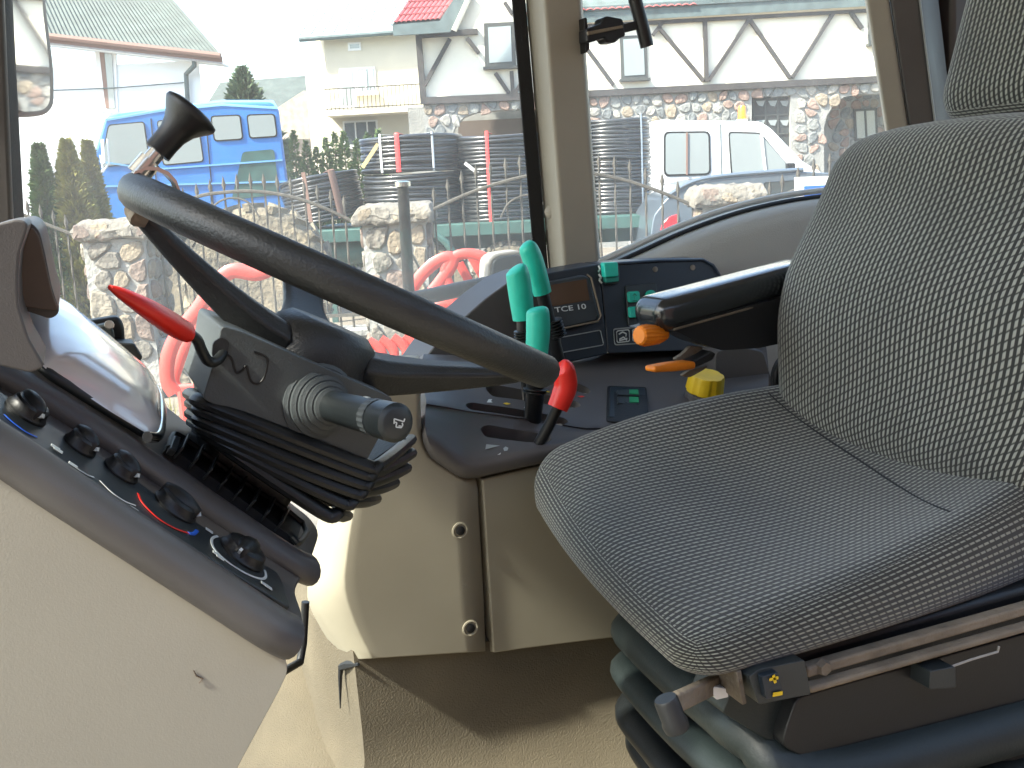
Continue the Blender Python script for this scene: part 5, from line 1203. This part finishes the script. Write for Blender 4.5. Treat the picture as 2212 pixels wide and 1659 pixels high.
build('tail_lamp', eprism(rnd([(1420, 524), (1430, 484), (1446, 468), (1466, 462), (1468, 500), (1450, 520)], 5, 3), KD-.02, .1), 'tail_red', ca, bevel=.015)
for x in (1470, 1870):
    wc_ = Q(x, 640, KD); wc_.z = .31; wheel(ca, wc_+FH*.08, .31, .2, 'tyre', 'steel', 0, .6)
build('sill', MB().box(Q(1690, 620, KD).xy.to_3d()+Zv*.33+FH*.8, RH*1.5, FH*.75, Zv*.18), 'black', ca, smooth=0)

# ---- stone piers, plinth and iron fence
FD = 9.0
def pier(xl, xr, ytop, label, seed):
    a, b = Q(xl, ytop, FD), Q(xr, ytop, FD); top = a.z; w = (b-a).dot(RH); o = Vector((a.x, a.y, 0)); cap = .17
    t = thing('stone_pier', label, 'pier', o+RH*w/2+FH*w/2, 'rubble stone fence piers')
    ins = .04; build('mortar_core', MB().box(o+RH*w/2+FH*w/2+Zv*((top-cap)/2-.01), RH*(w/2-ins), FH*(w/2-ins), Zv*((top-cap)/2+.01)), 'mortar', t, smooth=0)
    hh = top-cap; z0 = .35
    stones(t, o+RH*ins+FH*ins+Zv*z0, RH, Zv, -FH, w-2*ins, hh-z0, .21, .010, .04, PIERS, seed)
    stones(t, o+RH*(w-ins)+FH*ins+Zv*z0, FH, Zv, RH, w-2*ins, hh-z0, .19, .012, .04, PIERS, seed+1)
    stones(t, o+RH*ins+FH*(w-ins)+Zv*z0, -FH, Zv, -RH, w-2*ins, hh-z0, .19, .012, .04, PIERS, seed+2)
    rs = random.Random(seed+9)
    mbc = MB(); ov = .035
    def df(x, y, z, hs_2):
        k = 1-.16*max(0, z/hs_2[2]); n_ = pnoise(Vector((x*9+seed, y*9, z*9)))*.022+pnoise(Vector((x*25+seed, y*25, z*25)))*.012
        return (x*k+n_, y*k+n_, z+n_*1.2)
    mbc.rbox(o+RH*w/2+FH*w/2+Zv*(top-cap/2), RH, FH, Zv, (w+ov*2, w+ov*2, cap), .03, 10, df, 3); cp = build('cap', mbc, 'mortar', t, smooth=30, merge=True)
    cp.data.materials[0] = PIERS[2]
    stones(cp, o-RH*(ov-.02)+FH*(-ov+.012)+Zv*(top-cap+.01), RH, (Zv+FH*.25).normalized(), (-FH+Zv*.25).normalized(), w+ov*2-.04, cap-.02, .15, .008, .028, PIERS, seed+4, clip=True)
    return t
pier(158, 312, 480, 'rubble pier with rough slab cap beside the thujas', 11)
pier(768, 925, 446, 'rubble pier with rough slab cap behind the upright post', 22)
pier(1510, 1650, 404, 'sunlit rubble pier in front of the blue car', 33)
p0 = Q(-200, 600, FD); p0.z = 0
pn = thing('fence_plinth', 'low rubble stone plinth carrying the iron fence', 'wall', p0+RH*4)
build('mortar_core', MB().box(p0+RH*4.6+FH*.28+Zv*.24, RH*5.6, FH*.13, Zv*.25), 'mortar', pn, smooth=0)
stones(pn, p0+RH*.1+FH*.15+Zv*.02, RH, Zv, -FH, 3.6, .46, .2, .012, .04, PIERS, 77)
build('coping', MB().box(p0+RH*4.6+FH*.28+Zv*.51, RH*5.6, FH*.17, Zv*.03), 'mortar', pn, bevel=.008)
ztop = .54; FB = FD+.28
def spear(mb, p, h):
    s = h
    for k in range(4):
        pass
    ring_ = lambda z, r1, r2: [p+RH*r1+Zv*z, p+FH*r2+Zv*z, p-RH*r1+Zv*z, p-FH*r2+Zv*z]
    lv_ = [ring_(0, .008, .008), ring_(.012*s/.13, .011, .011), ring_(.05*s/.13, .021, .010), ring_(.13*s/.13, .001, .001)]
    vs = [q for r in lv_ for q in r]; fs = []
    for i in range(3):
        for j in range(4): fs.append([i*4+j, i*4+(j+1) % 4, (i+1)*4+(j+1) % 4, (i+1)*4+j])
    mb.add(vs, fs+[[3, 2, 1, 0], [12, 13, 14, 15]])
def fence(label, tips, railpts, xlo, xhi, low_y=None):
    a = Q(tips[0][0], 600, FB); t = thing('iron_fence', label, 'fence', Vector((a.x, a.y, ztop)), 'wrought iron fence panels')
    for x, y in tips:
        tip = Q(x, y, FB); hh = tip.z; b = Vector((tip.x, tip.y, ztop-.02)); mb = MB()
        top = Vector((tip.x, tip.y, hh-.13)); n_ = 14; path = [lerp(b, top, i/n_) for i in range(n_+1)]
        vs = []; fs = []
        for i, q in enumerate(path):
            an = i*.55
            for j in range(4): g_ = an+j*math.pi/2; vs.append(q+(RH*math.cos(g_)+FH*math.sin(g_))*.0115)
        for i in range(n_):
            for j in range(4): fs.append([i*4+j, i*4+(j+1) % 4, (i+1)*4+(j+1) % 4, (i+1)*4+j])
        mb.add(vs, fs); spear(mb, top, .13); build('picket', mb, 'iron', t, smooth=0)
    rp_ = spline([Q(x, y, FB-.02) for x, y in railpts], 6)
    build('top_rail', MB().tube(rp_, .016, 6, flat=(Zv, 1.0)), 'iron', t)
    z2 = ztop+.12; a, b = Q(xlo, 640, FB-.02), Q(xhi, 640, FB-.02); a.z = b.z = z2; build('bottom_rail', MB().bar(a, b, .02, .03), 'iron', t, smooth=0)
    return t
fence('iron fence panel with falling spears left of the thuja-side pier', [(28, 420), (57, 430), (85, 440), (113, 451), (140, 462)], [(0, 440), (60, 468), (145, 502), (165, 508)], -20, 165)
t2 = fence('iron fence panel with arched spears in front of the blue truck', [(x, 372+ (x-540)**2*.00118+ (0 if x > 540 else (540-x)*.055)) for x in range(336, 760, 29)], [(310, 500), (370, 450), (430, 424), (480, 416), (540, 413), (600, 419), (660, 434), (720, 458), (775, 486)], 305, 775)
t3 = fence('iron fence panel with spears rising behind the middle pillar', [(936, 403), (966, 384), (996, 367), (1027, 355), (1058, 347), (1091, 339), (1122, 333), (1154, 329), (1187, 326), (1220, 325), (1257, 327), (1293, 331), (1327, 335), (1360, 343), (1394, 358), (1430, 372), (1464, 389), (1496, 410)], [(918, 462), (975, 434), (1030, 411), (1090, 392), (1140, 380), (1200, 370), (1260, 372), (1310, 380), (1360, 392), (1420, 412), (1470, 432), (1512, 452)], 915, 1515)
fence('iron fence panel with rising spears right of the sunlit pier', [(1663, 390), (1690, 374), (1724, 358), (1758, 341), (1793, 328), (1826, 317), (1860, 309), (1893, 303)], [(1645, 446), (1700, 418), (1760, 394), (1830, 372), (1900, 358)], 1645, 1900)
for t_, pts in ((t2, [(455, 450), (480, 432), (510, 428), (540, 440), (560, 470)]), (t3, [(1082, 470), (1098, 440), (1125, 424), (1150, 420)])):
    build('scroll', MB().tube(spline([Q(x, y, FB-.02) for x, y in pts], 5), .009, 6), 'iron', t_)
# white and blue notice board on the fence
sg = thing('notice_board', 'white notice board with blue field fixed to the fence', 'sign', Q(1755, 420, FD+.2))
build('board', eprism(rnd([(1717, 383), (1850, 378), (1852, 440), (1718, 446)], 3), FD+.18, .02), 'win_white', sg, smooth=0)
build('blue_field', eprism([(1737, 402), (1845, 397), (1846, 430), (1738, 436)], FD+.175, .004), 'blue', sg, smooth=0)

# ---- red hay machine with guard hoops between tractor and fence
ID = 3.6
rdm = thing('hay_machine', 'red farm implement with curved tubular guard hoops beside the tractor', 'implement', Q(700, 1100, ID).xy.to_3d())
def strip(pts, w, m='pole_red', D=ID, nm='guard_hoop', k=.55, closed=False):
    pth = spline([Q(x, y, D+(dz if len(q) > 2 else 0)) for q in pts for x, y, dz in [(q[0], q[1], q[2] if len(q) > 2 else 0)]], 6, closed)
    if closed: pth = pth+[pth[0]]
    return build(nm, MB().tube(pth, w*D/F, 10, flat=(FH, k), caps=not closed), m, rdm, smooth=45)
strip([(620, 560), (560, 590), (505, 585), (470, 610), (425, 672), (385, 722), (364, 770), (362, 820), (378, 850)], 17)
strip([(472, 636), (436, 690), (404, 740), (384, 790), (378, 830), (420, 862), (520, 900)], 13, D=ID+.12)
strip([(880, 660), (895, 616), (930, 575), (966, 556), (978, 568), (950, 610), (905, 668), (880, 720)], 14)
strip([(962, 590), (975, 560), (1010, 548), (1055, 562), (1090, 610), (1080, 660), (1050, 690), (1020, 690), (985, 650)], 12, closed=True)
strip([(992, 568), (1030, 640), (1052, 690)], 10, D=ID+.05); strip([(1020, 556), (1066, 640), (1080, 680)], 10, D=ID+.05)
strip([(905, 720), (940, 668), (975, 660), (1010, 690), (1040, 740)], 12, D=ID+.1)
for i in range(6): strip([(770+i*26, 740-i*4), (800+i*26, 765-i*2), (790+i*24, 820), (775+i*22, 868)], 11, D=ID+.1+i*.01, nm='tine_bar')
strip([(380, 842), (600, 830), (860, 812), (1080, 790)], 12, D=ID+.1, nm='cross_tube')
for x in (400, 840, 1060):
    q_ = Q(x, 840, ID+.1); build('leg', MB().tube([q_, Vector((q_.x, q_.y, 0))], .03, 8), 'pole_red', rdm)
# dry grass tufts by the plinth
mb = MB(); rs = random.Random(4)
for i in range(1500):
    p = Q(rs.uniform(150, 1100), 800, rs.uniform(6.8, 8.9)); p.z = 0; a = rs.uniform(0, 6.28); h = rs.uniform(.04, .16); d = Vector((math.cos(a), math.sin(a), 0))
    mb.add([p-d*.008, p+d*.008, p+Zv*h+d.cross(Zv)*rs.uniform(-.06, .06)], [[0, 1, 2]])
build('grass', mb, 'dry_grass', base=(0, 0, 0), smooth=0, kind='stuff', label='thin dry grass along the foot of the fence', cat='grass')

# ---- long brick building behind the camera, unseen, added to block sky light
bn_ = thing('sky_blocker_barn', 'unseen dark brick building added behind the camera to keep sky light off the cab', 'sky_blocker_barn', (1.0, -4.6, 0))
build('wall', MB().box((1.0, -5.2, 2.6), (13, 0, 0), (0, .6, 0), (0, 0, 2.62)), 'brick', bn_, smooth=0)
build('roof', MB().sheet([[Vector((-12.5, -4.2, 5.1)), Vector((14.5, -4.2, 5.1))], [Vector((-12.5, -8, 8.2)), Vector((14.5, -8, 8.2))]], Zv*.15), 'roof_grey', bn_, smooth=0)
build('door', MB().box((3.0, -4.56, 1.5), (1.5, 0, 0), (0, .04, 0), (0, 0, 1.5)), 'gate_brown', bn_, bevel=.01)
